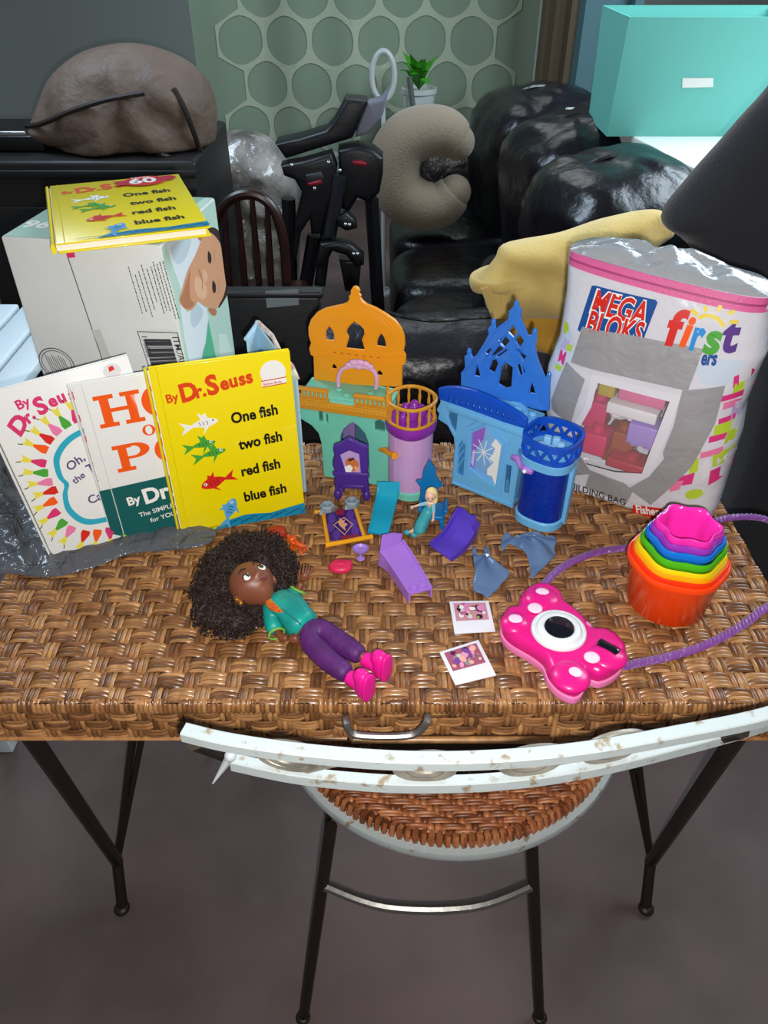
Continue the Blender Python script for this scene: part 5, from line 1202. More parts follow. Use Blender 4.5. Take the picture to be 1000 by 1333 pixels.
# clear grey-blue doll clothes
RUB = mt('smoky_blue_rubber', '#6a87b0', .22, 0, (90, .4, .002), trans=.2, spec=.6)
def garment(label, pts, dz, sub):
    c_ = [zz(x, y, .003) for x, y in pts]; ol_ = [(p.x, p.y) for p in cr(c_, 2)]
    v, f = solid_geo(ol_, .0026, .0008); bm = bmesh.new(); vv = [bm.verts.new(p) for p in v]
    for q in f:
        try: bm.faces.new([vv[i] for i in q])
        except ValueError: pass
    bmesh.ops.triangulate(bm, faces=bm.faces[:])
    for _ in range(5):
        es = [e for e in bm.edges if e.calc_length() > .006]
        if not es: break
        bmesh.ops.subdivide_edges(bm, edges=es, cuts=1); bmesh.ops.triangulate(bm, faces=bm.faces[:])
    bm.verts.index_update(); t = MB(); cx_ = sum(p.x for p in c_)/len(c_); cy_ = sum(p.y for p in c_)/len(c_)
    pt = []
    for q in bm.verts:
        h = dz*max(0, 1-((q.co.x-cx_)**2+(q.co.y-cy_)**2)/.0009)+.0022*(1+math.sin(sub*math.atan2(q.co.y-cy_-.03, q.co.x-cx_)*6))
        pt.append(V3((q.co.x, q.co.y, TOP+.0016+q.co.z+h)))
    t.add(pt, [[w.index for w in fc.verts] for fc in bm.faces]); bm.free()
    r = t.build('doll_dress', RUB, None, 60); tag(r, label, 'doll clothes')
garment('smoky blue clear rubber doll dress with a flared hem, above the photo cards', [(455, 548), (475, 540), (480, 570), (500, 585), (520, 575), (522, 540), (550, 545), (562, 590), (590, 632), (640, 668), (668, 688), (650, 715), (620, 740), (600, 770), (580, 785), (555, 812), (540, 825), (515, 805), (490, 798), (470, 790), (458, 750), (470, 690), (465, 630)], .004, 1)
garment('smoky blue clear rubber doll cape with spread sides, right of the violet chaise', [(620, 555), (618, 500), (640, 465), (670, 468), (695, 490), (730, 480), (760, 460), (820, 455), (870, 470), (915, 468), (935, 500), (920, 540), (930, 570), (905, 610), (870, 640), (830, 670), (800, 710), (785, 695), (780, 640), (760, 600), (720, 570), (690, 540), (660, 530), (640, 550)], .010, 1.6)
# little bits
c3 = lambda x, y: (330+x/6.667, 640+y/6.667)
bz = lambda x, y, z=.005: tz(*c3(x, y), TOP+z)
c = bz(755, 655, .005); t = MB(); t.ell((c.x, c.y, TOP+.0062), (.0152, .0115, .0062), nu=28, nv=12, e=.9, disp=lambda p: .05*nz(p, 300)); t.ell((c.x, c.y-.001, TOP+.009), (.012, .0025, .004), rot('Z', 0)); t.ell((c.x+.008, c.y+.004, TOP+.0065), (.008, .006, .0055))
tag(t.build('toy_purse', plast('coral_pink_plastic', '#d92a58', .4), None, 60), 'small coral pink oval toy purse beside the lavender dish', 'toy purse')
c = bz(930, 540, .010); gb = thing('toy_goblet', 'tiny lavender toy dish on a short stem', 'toy dish', V3((c.x, c.y, TOP)))
M = tr(V3((c.x, c.y+.002, TOP))) @ rot('X', -.1); LAV = plast('lavender_plastic', '#a884dc', .35)
t = MB(); t.lathe([(0, .010), (.006, .0105), (.0095, .014), (.0105, .0165), (.0098, .0165), (.0075, .0135), (0, .0125)], 28, M, cap=False); t.build('bowl', LAV, gb); t = MB(); t.lathe([(.0055, 0.0005), (.005, .0015), (.0018, .0025), (.0015, .0105)], 16, M); t.build('stem', LAV, gb)
tg_ = thing('toy_animal', 'tiny orange toy tiger cub walking beside the curly hair', 'toy animal', bz(385, 520, 0)); ORG = plast('tiger_orange_plastic', '#d9561a', .35, var=(220, .35))
t = MB(); vs_ = [bz(415, 470, .010), bz(380, 455, .011), bz(345, 425, .013), bz(330, 405, .015), bz(355, 480, .006), bz(350, 515, .001), bz(400, 490, .006), bz(418, 545, .001), bz(335, 470, .006), bz(325, 505, .001), bz(440, 480, .007), bz(445, 525, .001), bz(455, 475, .010), bz(490, 495, .008)]
t.add(*skin_geo(vs_, [(0, 1), (1, 2), (2, 3), (1, 4), (4, 5), (0, 6), (6, 7), (2, 8), (8, 9), (0, 10), (10, 11), (0, 12), (12, 13)], [.0042, .0045, .0042, .0045, .0024, .0020, .0024, .002, .0024, .002, .0024, .002, .0012, .0010]))
h_ = bz(332, 415, .016); t.ell(h_, (.0066, .0058, .0062)); t.ell(h_+V3((.0025, -.005, -.0015)), (.003, .0025, .0022))
for s in (-1, 1): t.ell(h_+V3((s*.0048, .001, .0050)), (.002, .0015, .002))
t.build('body', ORG, tg_, 80); t = MB(); t.ell(bz(493, 497, .008), .0016); t.build('tail_tip', mt('doll_pupil', '#0c0a0a', .2), tg_)
c = bz(222, 355, .008); t = MB(); t.ell((c.x-.004, c.y, TOP+.0075), (.014, .011, .0075), rot('Z', 0), nu=20, nv=10, e=.8, disp=lambda p: .07*nz(p, 200)); tag(t.build('toy_hat', plast('brick_red_plastic', '#a8301c', .4), None, 60), 'small brick red toy cap half hidden behind the curly hair', 'toy hat')

# ------------------------------------------------------------------ grey plastic bag around the feet of the books
GB = mt('grey_plastic_film', '#5f6268', .15, 0, (30, .9, .012, 2, 1.0), alpha=.84, spec=.6)
def crumple(px, hmax, res, seed, zoff=0, sc=26):
    pts = [tz(x, y, TOP) for x, y in px]; ol_ = xy(cr(pts, 3)); x0, x1 = min(p[0] for p in ol_), max(p[0] for p in ol_); y0, y1 = min(p[1] for p in ol_), max(p[1] for p in ol_)
    def P(x, y, d):
        if d > 0: return V3((x, y, TOP+.0006))
        n = abs(noise.noise(V3((x*sc, y*sc, seed)))*.9)+abs(noise.noise(V3((x*sc*2.3, y*sc*2.3, seed+5)))*.5)
        return V3((x, y, TOP+.001+(-d)*(.45+1.1*n)))
    return puff(ol_, hmax, .0, P, 26, pw=3)
t = MB(); t.add(*crumple([(-12, 640), (8, 650), (40, 680), (62, 712), (72, 735), (92, 738), (130, 726), (134, 708), (156, 698), (180, 700), (215, 693), (270, 686), (281, 698), (262, 712), (215, 718), (170, 722), (120, 740), (68, 752), (20, 748), (-15, 735)], .013, 0, 3, 0))
def Pside(i): pass
sid = [tz(-14, 690, TOP), tz(10, 670, TOP), tz(35, 690, TOP)]
# the flap of the bag standing at the left edge, beside the leftmost book
bl = V3((-.425, .752, TOP)); u2 = V3((-.5, .86, 0)).normalized()
def flapP(i, j):
    p = bl+V3((-.008, 0, 0))+u2*(.0+.11*i)+V3((-.075, .0, 0))*(i*.2+.3*(1-j)) + V3((0, 0, .19*j*(1-.35*i)))
    k = .012*nz((p.x, p.y, p.z), 24)+.006*nz((p.x, p.y, p.z), 60)
    return p+V3((k-.018*j, k*.6, 0))
t.grid(flapP, 30, 40)
tag(t.build('plastic_bag', GB, None, 80, False), 'crumpled grey plastic bag lying around the feet of the standing books', 'plastic bag')

# fabric bin behind the yellow book
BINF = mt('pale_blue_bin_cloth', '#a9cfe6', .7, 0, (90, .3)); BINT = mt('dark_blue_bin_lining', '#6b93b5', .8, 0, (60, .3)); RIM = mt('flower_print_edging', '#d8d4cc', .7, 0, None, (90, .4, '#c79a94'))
fb = thing('fabric_bin', 'pale blue cloth bag with patterned edging, half hidden between the carton and yellow book', 'cloth bag', (-.15, .955, TOP))
pz = lambda x, y, Y: ty(300+x/7.408, 320+y/7.405, Y)
def quad_sheet(a, b, c, d, th=.003):
    n = (b-a).cross(d-a).normalized()*th; v = [a, b, c, d, a+n, b+n, c+n, d+n]
    return v, [(0, 1, 2, 3), (7, 6, 5, 4), (0, 4, 5, 1), (1, 5, 6, 2), (2, 6, 7, 3), (3, 7, 4, 0)]
pk = pz(262, 745, .965); lf = pz(150, 900, .92); rt = pz(500, 1060, .90); rt2 = pz(650, 1290, .88)
g = lambda p, dy=0: V3((p.x, p.y+dy, TOP+.001))
t = MB(); t.add(*quad_sheet(g(lf), g(pk), pk, lf)); t.add(*quad_sheet(pk, g(pk), g(rt), rt)); t.add(*quad_sheet(rt, g(rt), g(rt2), rt2)); t.build('bag_wall', BINF, fb, 20)
t = MB(); t.tube([lf.lerp(pk, .0), lf.lerp(pk, .85), pk+V3((0, 0, .002))], .003, 8); t.build('bag_edge', BINF, fb)
t = MB(); t.tube([pk+V3((.002, -.002, .001)), pk.lerp(rt, .5)+V3((.004, 0, .004)), rt, rt.lerp(rt2, .5)+V3((.003, 0, .002)), rt2], .0042, 8, flat=.6); t.build('bag_edge', RIM, fb)
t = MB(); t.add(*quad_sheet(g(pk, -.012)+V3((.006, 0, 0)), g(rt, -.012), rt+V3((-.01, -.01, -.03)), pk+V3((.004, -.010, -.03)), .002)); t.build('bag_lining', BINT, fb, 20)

# ------------------------------------------------------------------ the room behind
def prism(px, Y, th, bev, yaw=0, ox=500):
    o = ty(ox, 300, Y); pl = Plane((o.x, o.y), yaw, 0); pts = [pl.uz(*p) for p in px]
    return solid_geo(pts, th, bev), pl.mat()
def add_prism(mb, px, Y, th, bev=.004, yaw=0, m=0, v=0):
    g_, M = prism(px, Y, th, bev, yaw); mb.add(*g_, M @ tr(0, 0, -v), m)
# sofa
SEAT = .47
sofa = thing('sofa', 'black leather sofa with three puffy back cushions running toward the window', 'sofa', (.25, 2.35, 0))
t = MB()
def armP(u_, v2):
    a = u_*2*PI; x = -.215+(.92)*v2; e = (1-abs(2*v2-1)**8)**.25 if 0 < v2 < 1 else 0
    c, s = math.cos(a), math.sin(a); sg = lambda q: math.copysign(abs(q)**.62, q)
    y, z = .145*sg(c)*e, .325*sg(s)*(.55+.45*e)
    w_ = .016*nz((x, y, z), 7)+.008*nz((x, y*2, z), 19)
    return V3((x, 1.66+y+w_, .335+z+w_*.8))
t.grid(armP, 56, 70, closed_u=True); t.build('arm_rest', LEATHER2, sofa, 80)
p_ = [ty(500, 413, 1.50), ty(560, 424, 1.50), ty(620, 420, 1.50), ty(700, 418, 1.50)]
t = MB(); t.tube(cr([V3((q.x, 1.525, q.z)) for q in p_], 4, False), .004, 6); t.build('arm_seam', LEATHER, sofa)
for k, yy in enumerate((2.0, 2.42, 2.86)):
    t = MB(); t.ell((.31, yy, SEAT-.06), (.29, .225, .115), nu=40, nv=20, e=.45, disp=lambda p: .03*nz(p, 9)); t.build('seat_cushion', LEATHER, sofa, 80)
t = MB(); t.rbox((.32, 2.42, .19), (.56, 1.25, .36), .03); t.build('sofa_base', LEATHER, sofa)
t = MB(); t.ell((.34, 3.27, .36), (.30, .12, .36), nu=40, nv=20, e=.5, disp=lambda p: .03*nz(p, 8)); t.build('arm_rest', LEATHER, sofa, 80)
def cushion(c, L, D, H, yaw, seed):
    t = MB(); M = tr(V3(c)) @ rot('Z', yaw) @ rot('Y', R_(-10))
    def dsp(p): return .05*nz((p.x+seed, p.y, p.z), 5)+.025*nz((p.x+seed, p.y*.4, p.z), 18)+.014*nz((p.x+seed, p.y*.3, p.z), 40)
    t.ell((0, 0, 0), (D, L, H), M, nu=72, nv=44, e=.62, disp=dsp)
    t.build('back_cushion', LEATHER, sofa, 80)
    t = MB(); t.tube([M @ V3((D*1.0*math.cos(a)*math.copysign(1, 1)*.99, .02, H*1.0*math.sin(a)*.99)) for a in [R_(60)+R_(140)*k/16 for k in range(17)]], .006, 6); t.build('cushion_seam', LEATHER, sofa)
cushion((.57, 1.92, .70), .235, .20, .255, R_(14), 1); cushion((.575, 2.36, .70), .245, .20, .26, R_(14), 4); cushion((.53, 2.85, .69), .25, .21, .26, R_(14), 9)
t = MB(); t.ell((.40, 2.05, .55), (.15, .2, .10), nu=30, nv=20, e=.7, disp=lambda p: .06*nz(p, 12)); t.build('lumbar_cushion', LEATHER, sofa, 80)
t = MB(); M = tr(.62, 2.38, .42) @ rot('Z', R_(8)); t.rbox((0, 0, 0), (.12, 1.4, .78), .04, M); t.build('sofa_back', LEATHER, sofa)
# nursing pillow
npil = MB(); cN = ty(555, 222, 2.68); pn = Plane((cN.x, cN.y), 0, 0)
path = [pn.uz(x, y) for x, y in ((596, 185), (578, 172), (552, 172), (527, 184), (514, 208), (514, 236), (526, 256), (550, 268), (575, 266), (592, 250))]
pts = cr([pn.at(a, 0, b) for a, b in path], 6, False); n = len(pts)
npil.tube(pts, [.086*(.62+.38*math.sin(PI*(i+.5)/n)**.5) for i in range(n)], 24)
npil.ell(pts[0], .055); npil.ell(pts[-1], .055)
tag(npil.build('nursing_pillow', mt('taupe_plush', '#93836f', .9, 0, (160, .6, .004), sheen=.3), None, 80), 'taupe C-shaped nursing pillow propped at the far end of the sofa', 'pillow')
# hexagon curtain
HEXA = mt('sage_cloth', '#8a9a84', .9, 0, (120, .3)); HEXB = mt('cream_cloth_lines', '#b4bda4', .9)
cu_ = thing('curtain', 'sage green curtain printed with cream hexagons, hanging at the back', 'curtain', (-.2, 3.75, 0))
xa, xb = ty(262, 150, 3.7).x, ty(690, 150, 3.7).x
def curt(x, z): return V3((x, 3.75+.035*math.sin(x*9)+.015*math.sin(x*23+1), z))
t = MB(); t.grid(lambda i, j: curt(xa+(xb-xa)*i, .38+1.7*j), 90, 8)
t.grid(lambda i, j: curt(xa+(xb-xa)*i, .38+1.7*j)+V3((0, .006, 0)), 90, 8); t.build('cloth', HEXA, cu_, 60)
A = Art(lambda x, y, l: curt(x, y)+V3((0, -l, 0)), .004, .0, .05); hr = .112
for i in range(-1, 10):
    for j in range(-1, 8):
        cx_, cz_ = xa+i*hr*1.732+(j % 2)*hr*.866, .30+j*hr*1.5
        hx = turn(circ(0, 0, hr*1.0, n=6, a0=PI/6), 0, (0, 0), (cx_, cz_)); inn = xy(cr(turn(circ(0, 0, hr*.80, n=6, a0=PI/6), 0, (0, 0), (cx_, cz_)), 4))
        if cx_-hr < xa or cx_+hr > xb or cz_-hr < .38 or cz_+hr > 2.08: continue
        A.poly([hx, inn[::-1]], HEXB)
A.build('hexagon_print', cu_)
# cabinet and the brown bundle on it
WOODD = mt('dark_cabinet_wood', '#1d1a1a', .5, 0, (30, .2), (12, .3))
zc = ty(100, 210, 2.15).z; x0, x1 = ty(-60, 210, 2.15).x, ty(254, 210, 2.15).x
t = MB(); t.rbox(((x0+x1)/2, 2.4, zc/2), (x1-x0, .5, zc), .012); cab = thing('cabinet', 'low black cabinet along the back left, carrying the brown bundle', 'cabinet', ((x0+x1)/2, 2.4, 0)); t.build('cabinet_body', WOODD, cab)
t = MB(); t.rbox(((x0+x1)/2, 2.142, zc-.03), (x1-x0, .012, .02), .003); t.build('top_moulding', WOODD, cab)
t = MB(); t.rbox(((x0*.5+x1*.5), 2.146, zc*.48), ((x1-x0)*.9, .01, zc*.78), .003); t.build('door', WOODD, cab)
TAUPE = mt('taupe_nylon', '#6f5c50', .6, 0, (18, .6, .02), (9, .15)); PIP = mt('dark_piping', '#2a201d', .6)
pb2 = Plane((0, 2.34), 0, 0)
olb = [pb2.uz(x, y) for x, y in ((40, 168), (46, 150), (55, 125), (70, 95), (110, 66), (170, 56), (225, 70), (262, 95), (280, 130), (282, 165), (276, 192), (250, 200), (225, 196), (205, 205), (180, 205), (150, 212), (125, 218), (98, 218), (85, 205), (78, 188), (60, 182))]
ols = xy(cr(olb, 4))
bun = thing('fabric_bundle', 'big taupe nylon bundle with dark piping on top of the black cabinet', 'fabric bundle', (pb2.uz(160, 210)[0], 2.3, zc))
t = MB(); t.add(*puff(ols, .16, .14, lambda x, y, d: V3((x, 2.34+d, max(y, zc+.006))), 18, pw=2.4, wob=lambda x, y: .018*math.sin(x*38+y*14+3*nz((x, y, 0), 6))*.6+.012*nz((x, y, 3), 14))); t.build('bundle_cloth', TAUPE, bun, 80)
def onb(x, y):
    q = pb2.uz(x, y); c_ = (sum(p[0] for p in ols)/len(ols), sum(p[1] for p in ols)/len(ols))
    d_ = V3((q[0]-c_[0], q[1]-c_[1], 0)); best = min(ols, key=lambda p: -(V3((p[0]-c_[0], p[1]-c_[1], 0)).normalized().dot(d_.normalized()))); R2 = math.hypot(best[0]-c_[0], best[1]-c_[1]); k = min(.985, d_.length/R2)
    return V3((q[0], 2.34-.16*max(0, 1-k**2.4)**.5-.014, q[1]))
for pp in ([(44, 158), (75, 148), (120, 128), (160, 115), (205, 108)], [(238, 105), (252, 130), (262, 160), (268, 190)], [(82, 200), (100, 216), (150, 211), (180, 203), (212, 192), (225, 186), (245, 196), (268, 196)]):
    t = MB(); t.tube(cr([onb(*p) for p in pp], 5, False), .007, 6); t.build('piping', PIP, bun)
# books and papers at the far left of the cabinet
t = MB(); p = ty(25, 203, 2.3); t.rbox((p.x, 2.35, zc+.022), (.20, .22, .04), .006, None); tag(t.build('storage_folder', mt('black_folder_card', '#141316', .4), None), 'black folder lying at the far left end of the cabinet', 'folder')
t = MB(); t.rbox((p.x-.01, 2.22, zc+.052), (.16, .012, .012), .003, tr(0, 0, 0)); tag(t.build('metal_ruler', mt('bright_steel', '#c8ccd0', .25, .9), None), 'shiny metal strip resting on the black folder', 'metal strip')
# plastic wrapped roll
WRAP = mt('cloudy_wrap_film', '#a19b95', .16, 0, (14, 1.0, .02), (8, .35, '#5b5550'), coat=.6, spec=.7)
pw_ = Plane((0, 2.82), 0, 0)
olw = xy(cr([pw_.uz(x, y) for x, y in ((272, 300), (272, 220), (276, 185), (300, 170), (335, 172), (362, 190), (385, 235), (392, 290), (388, 370), (380, 430), (280, 430))], 5))
t = MB(); t.add(*puff(olw, .14, .12, lambda x, y, d: V3((x, 2.82+d, max(.01, y))), 20, pw=2.6, wob=lambda x, y: .012*math.sin(y*46+4*nz((x, y, 0), 5))+.014*nz((x, y*2, 1), 16)))
wz = min(p[1] for p in olw); cx_ = sum(p[0] for p in olw)/len(olw)
t.lathe([(.0, .0), (.09, .0), (.09, wz+.05), (0, wz+.05)], 24, tr(cx_, 2.82, 0))
tag(t.build('wrapped_bundle', WRAP, None, 80), 'tall bundle wrapped in cloudy clear plastic behind the spindle-back chair', 'wrapped bundle')
# spindle-back chair
MAH = mt('dark_mahogany', '#2c1210', .35, 0, (20, .2), (14, .3)); wcY = 1.88
pwc = Plane((0, wcY), 0, 0); wc = thing('spindle_chair', 'dark wooden spindle-back chair standing behind the carton', 'chair', (pwc.uz(325, 380)[0], 1.95, 0))
arch_ = [pwc.uz(x, y) for x, y in ((268, 420), (272, 350), (280, 290), (295, 264), (318, 253), (342, 258), (360, 280), (370, 320), (374, 380), (378, 430))]
zs = .45
t = MB(); t.tube(cr([pwc.at(a, 0, b) for a, b in arch_], 5, False), .012, 10); t.build('back_bow', MAH, wc)
for (xa_, ya_, xb_, yb_) in ((292, 268, 302, 430), (309, 258, 324, 430), (328, 256, 342, 430), (348, 268, 356, 430)):
    a_, b_ = pwc.uz(xa_, ya_), pwc.uz(xb_, yb_); t = MB(); t.tube([pwc.at(a_[0], 0, a_[1]), pwc.at(*[(a_[0]+b_[0])/2, 0, (a_[1]+b_[1])/2]), pwc.at(b_[0], 0, b_[1])], [.006, .009, .007], 8); t.build('spindle', MAH, wc)
zl_ = pwc.uz(325, 428)[1]; xc_ = pwc.uz(325, 400)[0]
t = MB(); t.rbox((xc_-.03, wcY+.17, zl_-.02), (.30, .36, .04), .015); t.build('seat', MAH, wc)
for sx in (-.15, .09):
    for sy in (.02, .32): t = MB(); t.tube([(xc_+sx, wcY+sy, zl_-.04), (xc_+sx*1.12, wcY+sy, 0)], [.018, .013], 8); t.build('leg', MAH, wc)
# black tub with a strip of silver tape
TUB = mt('black_tub_plastic', '#17171a', .45, 0, (120, .2)); yT = 1.36; pt_ = Plane((0, yT), 0, 0); a0 = pt_.uz(240, 382); a1 = pt_.uz(420, 376)
tub = thing('black_panel', 'upright black panel with a strip of silver tape near its top edge, behind the desk', 'panel', ((a0[0]+a1[0])/2, yT+.12, 0))
h_ = a0[1]; t = MB(); t.rbox(((a0[0]+a1[0])/2, yT+.02, (h_-.01)/2), (a1[0]-a0[0]-.014, .026, h_-.01), .005); t.build('panel_board', TUB, tub)
t = MB(); t.rbox(((a0[0]+a1[0])/2, yT+.02, h_-.006), (a1[0]-a0[0], .034, .012), .004); t.build('top_rail', TUB, tub)
A = Art(lambda x, y, l: V3((x, yT+.005-l, y)), .001, .0003); A.poly([pt_.uz(345, 380), pt_.uz(388, 377), pt_.uz(389, 398), pt_.uz(347, 402)], mt('silver_tape', '#8f9aa0', .35, .4, (30, .4))); A.build('tape', tub)
# folded high chair
BLK = mt('black_moulded_plastic', '#121116', .42, 0, (150, .15)); GUN = mt('gunmetal_tube', '#4a4c54', .35, .8); REDL = plast('red_lever_plastic', '#8c1626', .35)
cF = lambda x, y: (350+x/2.857, 110+y/2.857)
q_ = lambda pts: [cF(*p) for p in pts]
hY = 2.28
hc = thing('folding_stand', 'folded black moulded baby seat frame with red levers, standing before the sofa', 'baby seat', (ty(430, 300, hY).x, hY+.1, 0))
def part(nm, pts, v, th, m_, bev=.008, par=hc, yaw=0):
    t = MB(); add_prism(t, q_(pts), hY, th, bev, yaw, 0, v); return t.build(nm, m_, par)
part('seat_shell', [(20, 225), (110, 205), (210, 175), (240, 140), (285, 58), (365, 68), (330, 165), (310, 205), (180, 245), (60, 282)], .06, .10, BLK, .012)
part('seat_lining', [(330, 160), (365, 75), (420, 60), (450, 20), (425, 120), (370, 190), (320, 205)], .05, .06, mt('grey_lining_cloth', '#7c7c88', .7, 0, (60, .4)))
sp2 = part('side_panel', [(48, 290), (130, 275), (235, 245), (255, 300), (245, 400), (200, 545), (160, 545), (155, 490), (120, 545), (105, 640), (92, 625), (100, 500), (125, 390), (100, 345), (60, 330)], 0, .07, BLK, .012)
part('lever_recess', [(140, 320), (200, 308), (208, 335), (195, 350), (145, 358)], -.04, .012, mt('charcoal_plastic', '#26252b', .5)); part('release_lever', [(150, 348), (200, 335), (202, 350), (155, 360)], -.048, .014, REDL, .003)
part('side_panel', [(258, 240), (330, 225), (390, 240), (425, 270), (425, 330), (412, 400), (375, 440), (330, 420), (300, 470), (270, 460), (262, 330)], .03, .09, BLK, .014)
part('release_lever', [(312, 278), (345, 275), (365, 285), (362, 295), (320, 292)], -.022, .014, REDL, .003)
def bar(nm, a_, b_, r_, m_, v=0):
    p, q = ty(*cF(*a_), hY+v), ty(*cF(*b_), hY+v); t = MB(); t.tube([p, q], r_, 10); t.build(nm, m_, hc)
bar('frame_tube', (262, 335), (225, 560), .022, GUN, -.02); bar('frame_tube', (215, 545), (190, 745), .018, GUN, .0); bar('frame_tube', (170, 560), (135, 760), .022, mt('dark_gunmetal', '#2c2d33', .4, .7), .0)
part('arm_bracket', [(195, 570), (260, 560), (310, 575), (355, 615), (355, 650), (325, 660), (290, 615), (240, 600), (210, 660), (170, 660)], -.03, .05, BLK, .012); part('arm_bracket', [(255, 480), (290, 460), (325, 490), (330, 520), (290, 530), (255, 510)], -.02, .05, BLK, .012)
part('front_leg', [(262, 640), (345, 650), (335, 760), (285, 760)], .0, .05, BLK, .01)
for (x, y) in ((315, 630), (330, 630), (285, 520), (300, 522), (222, 290), (170, 387), (264, 320), (85, 300)):
    c = ty(*cF(x, y), hY-.068); t = MB(); t.ell(c, .0055); t.build('rivet', mt('bright_steel', '#c8ccd0', .25, .9), hc)
for sx in (-.11, .13):
    t = MB(); t.tube([(ty(430, 380, hY).x+sx, hY+.02, .75), (ty(430, 380, hY).x+sx*1.3, hY+.02, 0)], .02, 8); t.build('leg', BLK, hc)
# white pot with a plant, and a white ring-shaped stand mirror
pY = 3.56; c = ty(545, 128, pY); WPOT = mt('white_ceramic', '#c9cfcb', .35)
pot = thing('potted_plant', 'white pot with bright green leaves on a pale stand behind the pillow', 'plant', (c.x, pY, 0))
t = MB(); t.lathe([(.0, -.08), (.055, -.08), (.068, .02), (.075, .022), (.075, .04), (.066, .04), (.06, .03), (0, .03)], 28, tr(c)); t.build('pot', WPOT, pot)
t = MB(); t.lathe([(.0, -.1), (.10, -.1), (.115, -.085), (.115, -.075), (0, -.075)], 28, tr(c)); t.build('saucer', WPOT, pot)
lf = MB(); rn = random.Random(6)
for k in range(16):
    a = rn.uniform(0, 2*PI); r_ = rn.uniform(.04, .11); z = rn.uniform(.06, .17); b = c+V3((0, 0, .03)); tip = c+V3((math.cos(a)*r_, math.sin(a)*r_*.8, z)); mid = b.lerp(tip, .55)+V3((0, 0, .03)); sd = V3((-math.sin(a), math.cos(a), 0))*.02
    lf.add([b, mid-sd, tip, mid+sd, mid+V3((0, 0, .004))], [(0, 1, 4), (1, 2, 4), (2, 3, 4), (3, 0, 4)])
lf.build('leaves', mt('leaf_green', '#3f9a22', .4), pot)
t = MB(); t.lathe([(.10, 0), (.11, .02), (.10, c.z-.11), (0, c.z-.11)], 20, tr(c.x, pY, 0)); t.build('stand', mt('pale_blue_grey_stand', '#8fa0a4', .6), pot)
c = ty(499, 110, 3.45); t = MB(); rgp = [c+V3((.045*math.cos(a), .0, .085*math.sin(a)+.03)) for a in [2*PI*k/28 for k in range(28)]]; t.tube(rgp, .011, 8, True); mir = thing('ring_mirror', 'small white oval ring on a thin stand behind the folded baby seat', 'mirror', (c.x, 3.45, 0)); t.build('ring', WPOT, mir)
t = MB(); t.tube([(c.x, 3.45, 0), (c.x, 3.45, c.z-.05)], .009, 8); t.lathe([(.05, 0), (.05, .01), (0, .012)], 20, tr(c.x, 3.45, 0)); t.build('stand', WPOT, mir)
p, q = ty(533, 100, 3.42), ty(540, 160, 3.42); t = MB(); t.tube([p, q, V3((q.x+.01, 3.42, .01))], .011, 8); tag(t.build('curtain_rod', mt('grey_green_metal', '#6f7d74', .4, .5), None), 'thin grey green rod leaning beside the white pot', 'rod')
# teal bin on the sill
TB = mt('aqua_bin_plastic', '#6fc4b8', .5, 0, (60, .15)); yb = 2.13; pbn = Plane((0, yb), 0, 0)
b4 = [pbn.uz(*p) for p in ((790, 176), (984, 178), (1010, 95), (806, 60))]; zb0 = .9505
b4[0] = (b4[0][0], zb0); b4[1] = (b4[1][0], zb0)
bn = thing('storage_bin', 'large aqua storage bin standing on the white window sill', 'storage bin', ((b4[0][0]+b4[1][0])/2, yb+.12, zb0))
ztop = 1.21; xl0, xr0, xl1, xr1 = b4[0][0], b4[1][0], b4[0][0]-.0, b4[1][0]+.06
v = []
for (xl, xr, ya, yb_, z) in ((xl0, xr0, yb, yb+.22, zb0), (xl1, xr1, yb-.03, yb+.25, ztop), (xl1+.006, xr1-.006, yb-.024, yb+.244, ztop), (xl0+.006, xr0-.006, yb+.006, yb+.214, zb0+.006)): v += [(xl, ya, z), (xr, ya, z), (xr, yb_, z), (xl, yb_, z)]
t = MB(); t.add(v, [(0, 3, 2, 1)]+[(k*4+i, k*4+(i+1) % 4, k*4+4+(i+1) % 4, k*4+4+i) for k in range(3) for i in range(4)]+[(12, 13, 14, 15)]); t.build('bin_body', TB, bn, 30)
A = Art(lambda x, y, l: V3((x, yb-.03*(y-zb0)/(ztop-zb0)-l, y)), .0012, .0004); A.poly([pbn.uz(886, 113), pbn.uz(926, 112), pbn.uz(926, 100), pbn.uz(886, 100)], I_WHT); A.build('bin_label', bn)
t = MB(); c = ty(992, 160, 2.2); t.rbox((1.09, 2.2, 1.03), (.12, .14, .157), .01); tag(t.build('small_box', mt('grey_brown_card', '#6a6660', .7), None), 'small grey brown box on the sill right of the aqua bin', 'box')
# big charcoal padded chair back at the right
CHA = mt('charcoal_fabric', '#232328', .85, 0, (220, .5, .003), sheen=.3)
yc = 1.30; pc2 = Plane((0, yc), R_(-8), 0)
olc = xy(cr([pc2.uz(x, y) for x, y in ((868, 300), (905, 248), (950, 198), (1000, 143), (1060, 90), (1200, 60), (1280, 200), (1240, 420), (1100, 480), (1005, 470), (960, 400), (900, 330))], 5))
rc = thing('recliner', 'charcoal padded recliner back rising at the right behind the clear toy bag', 'recliner', (.72, 1.45, 0))
t = MB(); t.add(*puff(olc, .07, .09, lambda x, y, d: pc2.at(x, .06+d, y), 16, pw=4)); t.build('backrest', CHA, rc, 80)
t = MB(); t.rbox((1.0, 1.44, .36), (.48, .30, .70), .05); t.build('recliner_base', CHA, rc)
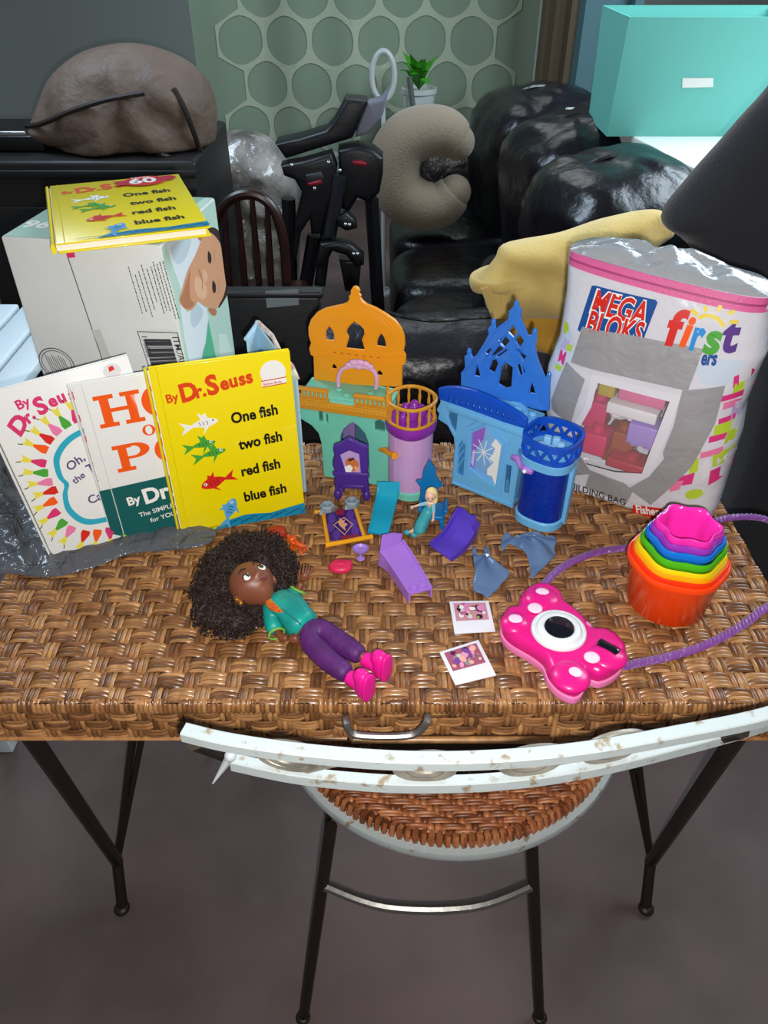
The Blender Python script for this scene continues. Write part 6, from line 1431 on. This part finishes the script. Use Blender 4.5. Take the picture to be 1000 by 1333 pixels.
# yellow blanket over the sofa arm
YB = mt('mustard_blanket_cotton', '#e0c070', .85, 0, (130, .35, .003), (10, .12), sheen=.3); YB2 = mt('ochre_blanket_fold', '#cf9a30', .85, 0, (130, .35, .003), (12, .15), sheen=.3)
yq = 1.40; pq = Plane((0, yq), R_(4), 0); cB = lambda x, y: (650+x/2.857, 110+y/2.857)
bl_ = thing('blanket', 'folded mustard yellow blanket draped over the sofa arm beside the clear toy bag', 'blanket', (.3, 1.42, .6))
ola = xy(cr([pq.uz(x, y) for x, y in ((612, 362), (628, 358), (645, 338), (655, 322), (700, 312), (745, 302), (800, 285), (850, 274), (868, 280), (876, 305), (800, 340), (745, 380), (738, 410), (700, 412), (655, 412), (634, 400), (630, 382), (615, 378))], 4))
wobb = lambda x, y: .010*math.sin((y*1.0+x*.35)*70+4*nz((x, y, 0), 8))*.5+.008*nz((x*2, y, 2), 14)
t = MB(); t.add(*puff(ola, .05, .06, lambda x, y, d: pq.at(x, d, y), 18, pw=3, wob=wobb)); t.build('folded_top', YB, bl_, 80)
olb_ = xy(cr([pq.uz(x, y) for x, y in ((636, 385), (680, 400), (750, 395), (752, 440), (740, 470), (708, 462), (680, 455), (650, 420), (640, 412))], 4))
t = MB(); t.add(*puff(olb_, .03, .03, lambda x, y, d: pq.at(x, .02+d, y), 14, pw=4, wob=wobb)); t.build('hanging_fold', YB2, bl_, 80)
for k in range(6):
    p = [pq.uz(x, y) for x, y in ((626+k*4, 366-k*2), (632+k*4, 382-k), (640+k*3, 404))]; t = MB(); t.tube(cr([pq.at(a_, -.030-.003*(k % 2), b_) for a_, b_ in p], 4, False), .006, 8); t.build('gather', YB, bl_)
# white slatted bench left of the desk
WSL = mt('white_bench_paint', '#dbe8ee', .4); be = thing('slatted_bench', 'white slatted bench behind the left corner of the desk', 'bench', (-.66, 1.2, 0))
for k in range(4):
    t = MB(); t.rbox((-.615-.062*k, 1.18, .79), (.052, .5, .02), .004); t.build('slat', WSL, be)
for y in (.98, 1.38): t = MB(); t.rbox((-.72, y, .765), (.30, .03, .028), .004); t.build('rail', WSL, be)
for x in (-.80, -.87):
    for y in (.98, 1.38): t = MB(); t.rbox((x, y, .375), (.03, .03, .75), .004); t.build('leg', WSL, be)
t = MB(); p = ty(2, 425, 1.5); q = ty(24, 462, 1.5); d_ = (q-p); t.tube([p-d_*2.5, q+d_*1.5, V3(((q+d_*1.5).x+.02, 1.5, 0.005))], .011, 8); tag(t.build('metal_pole', mt('blue_grey_metal', '#8c98a6', .35, .6), None), 'thin blue grey metal pole leaning behind the white slatted bench', 'pole')
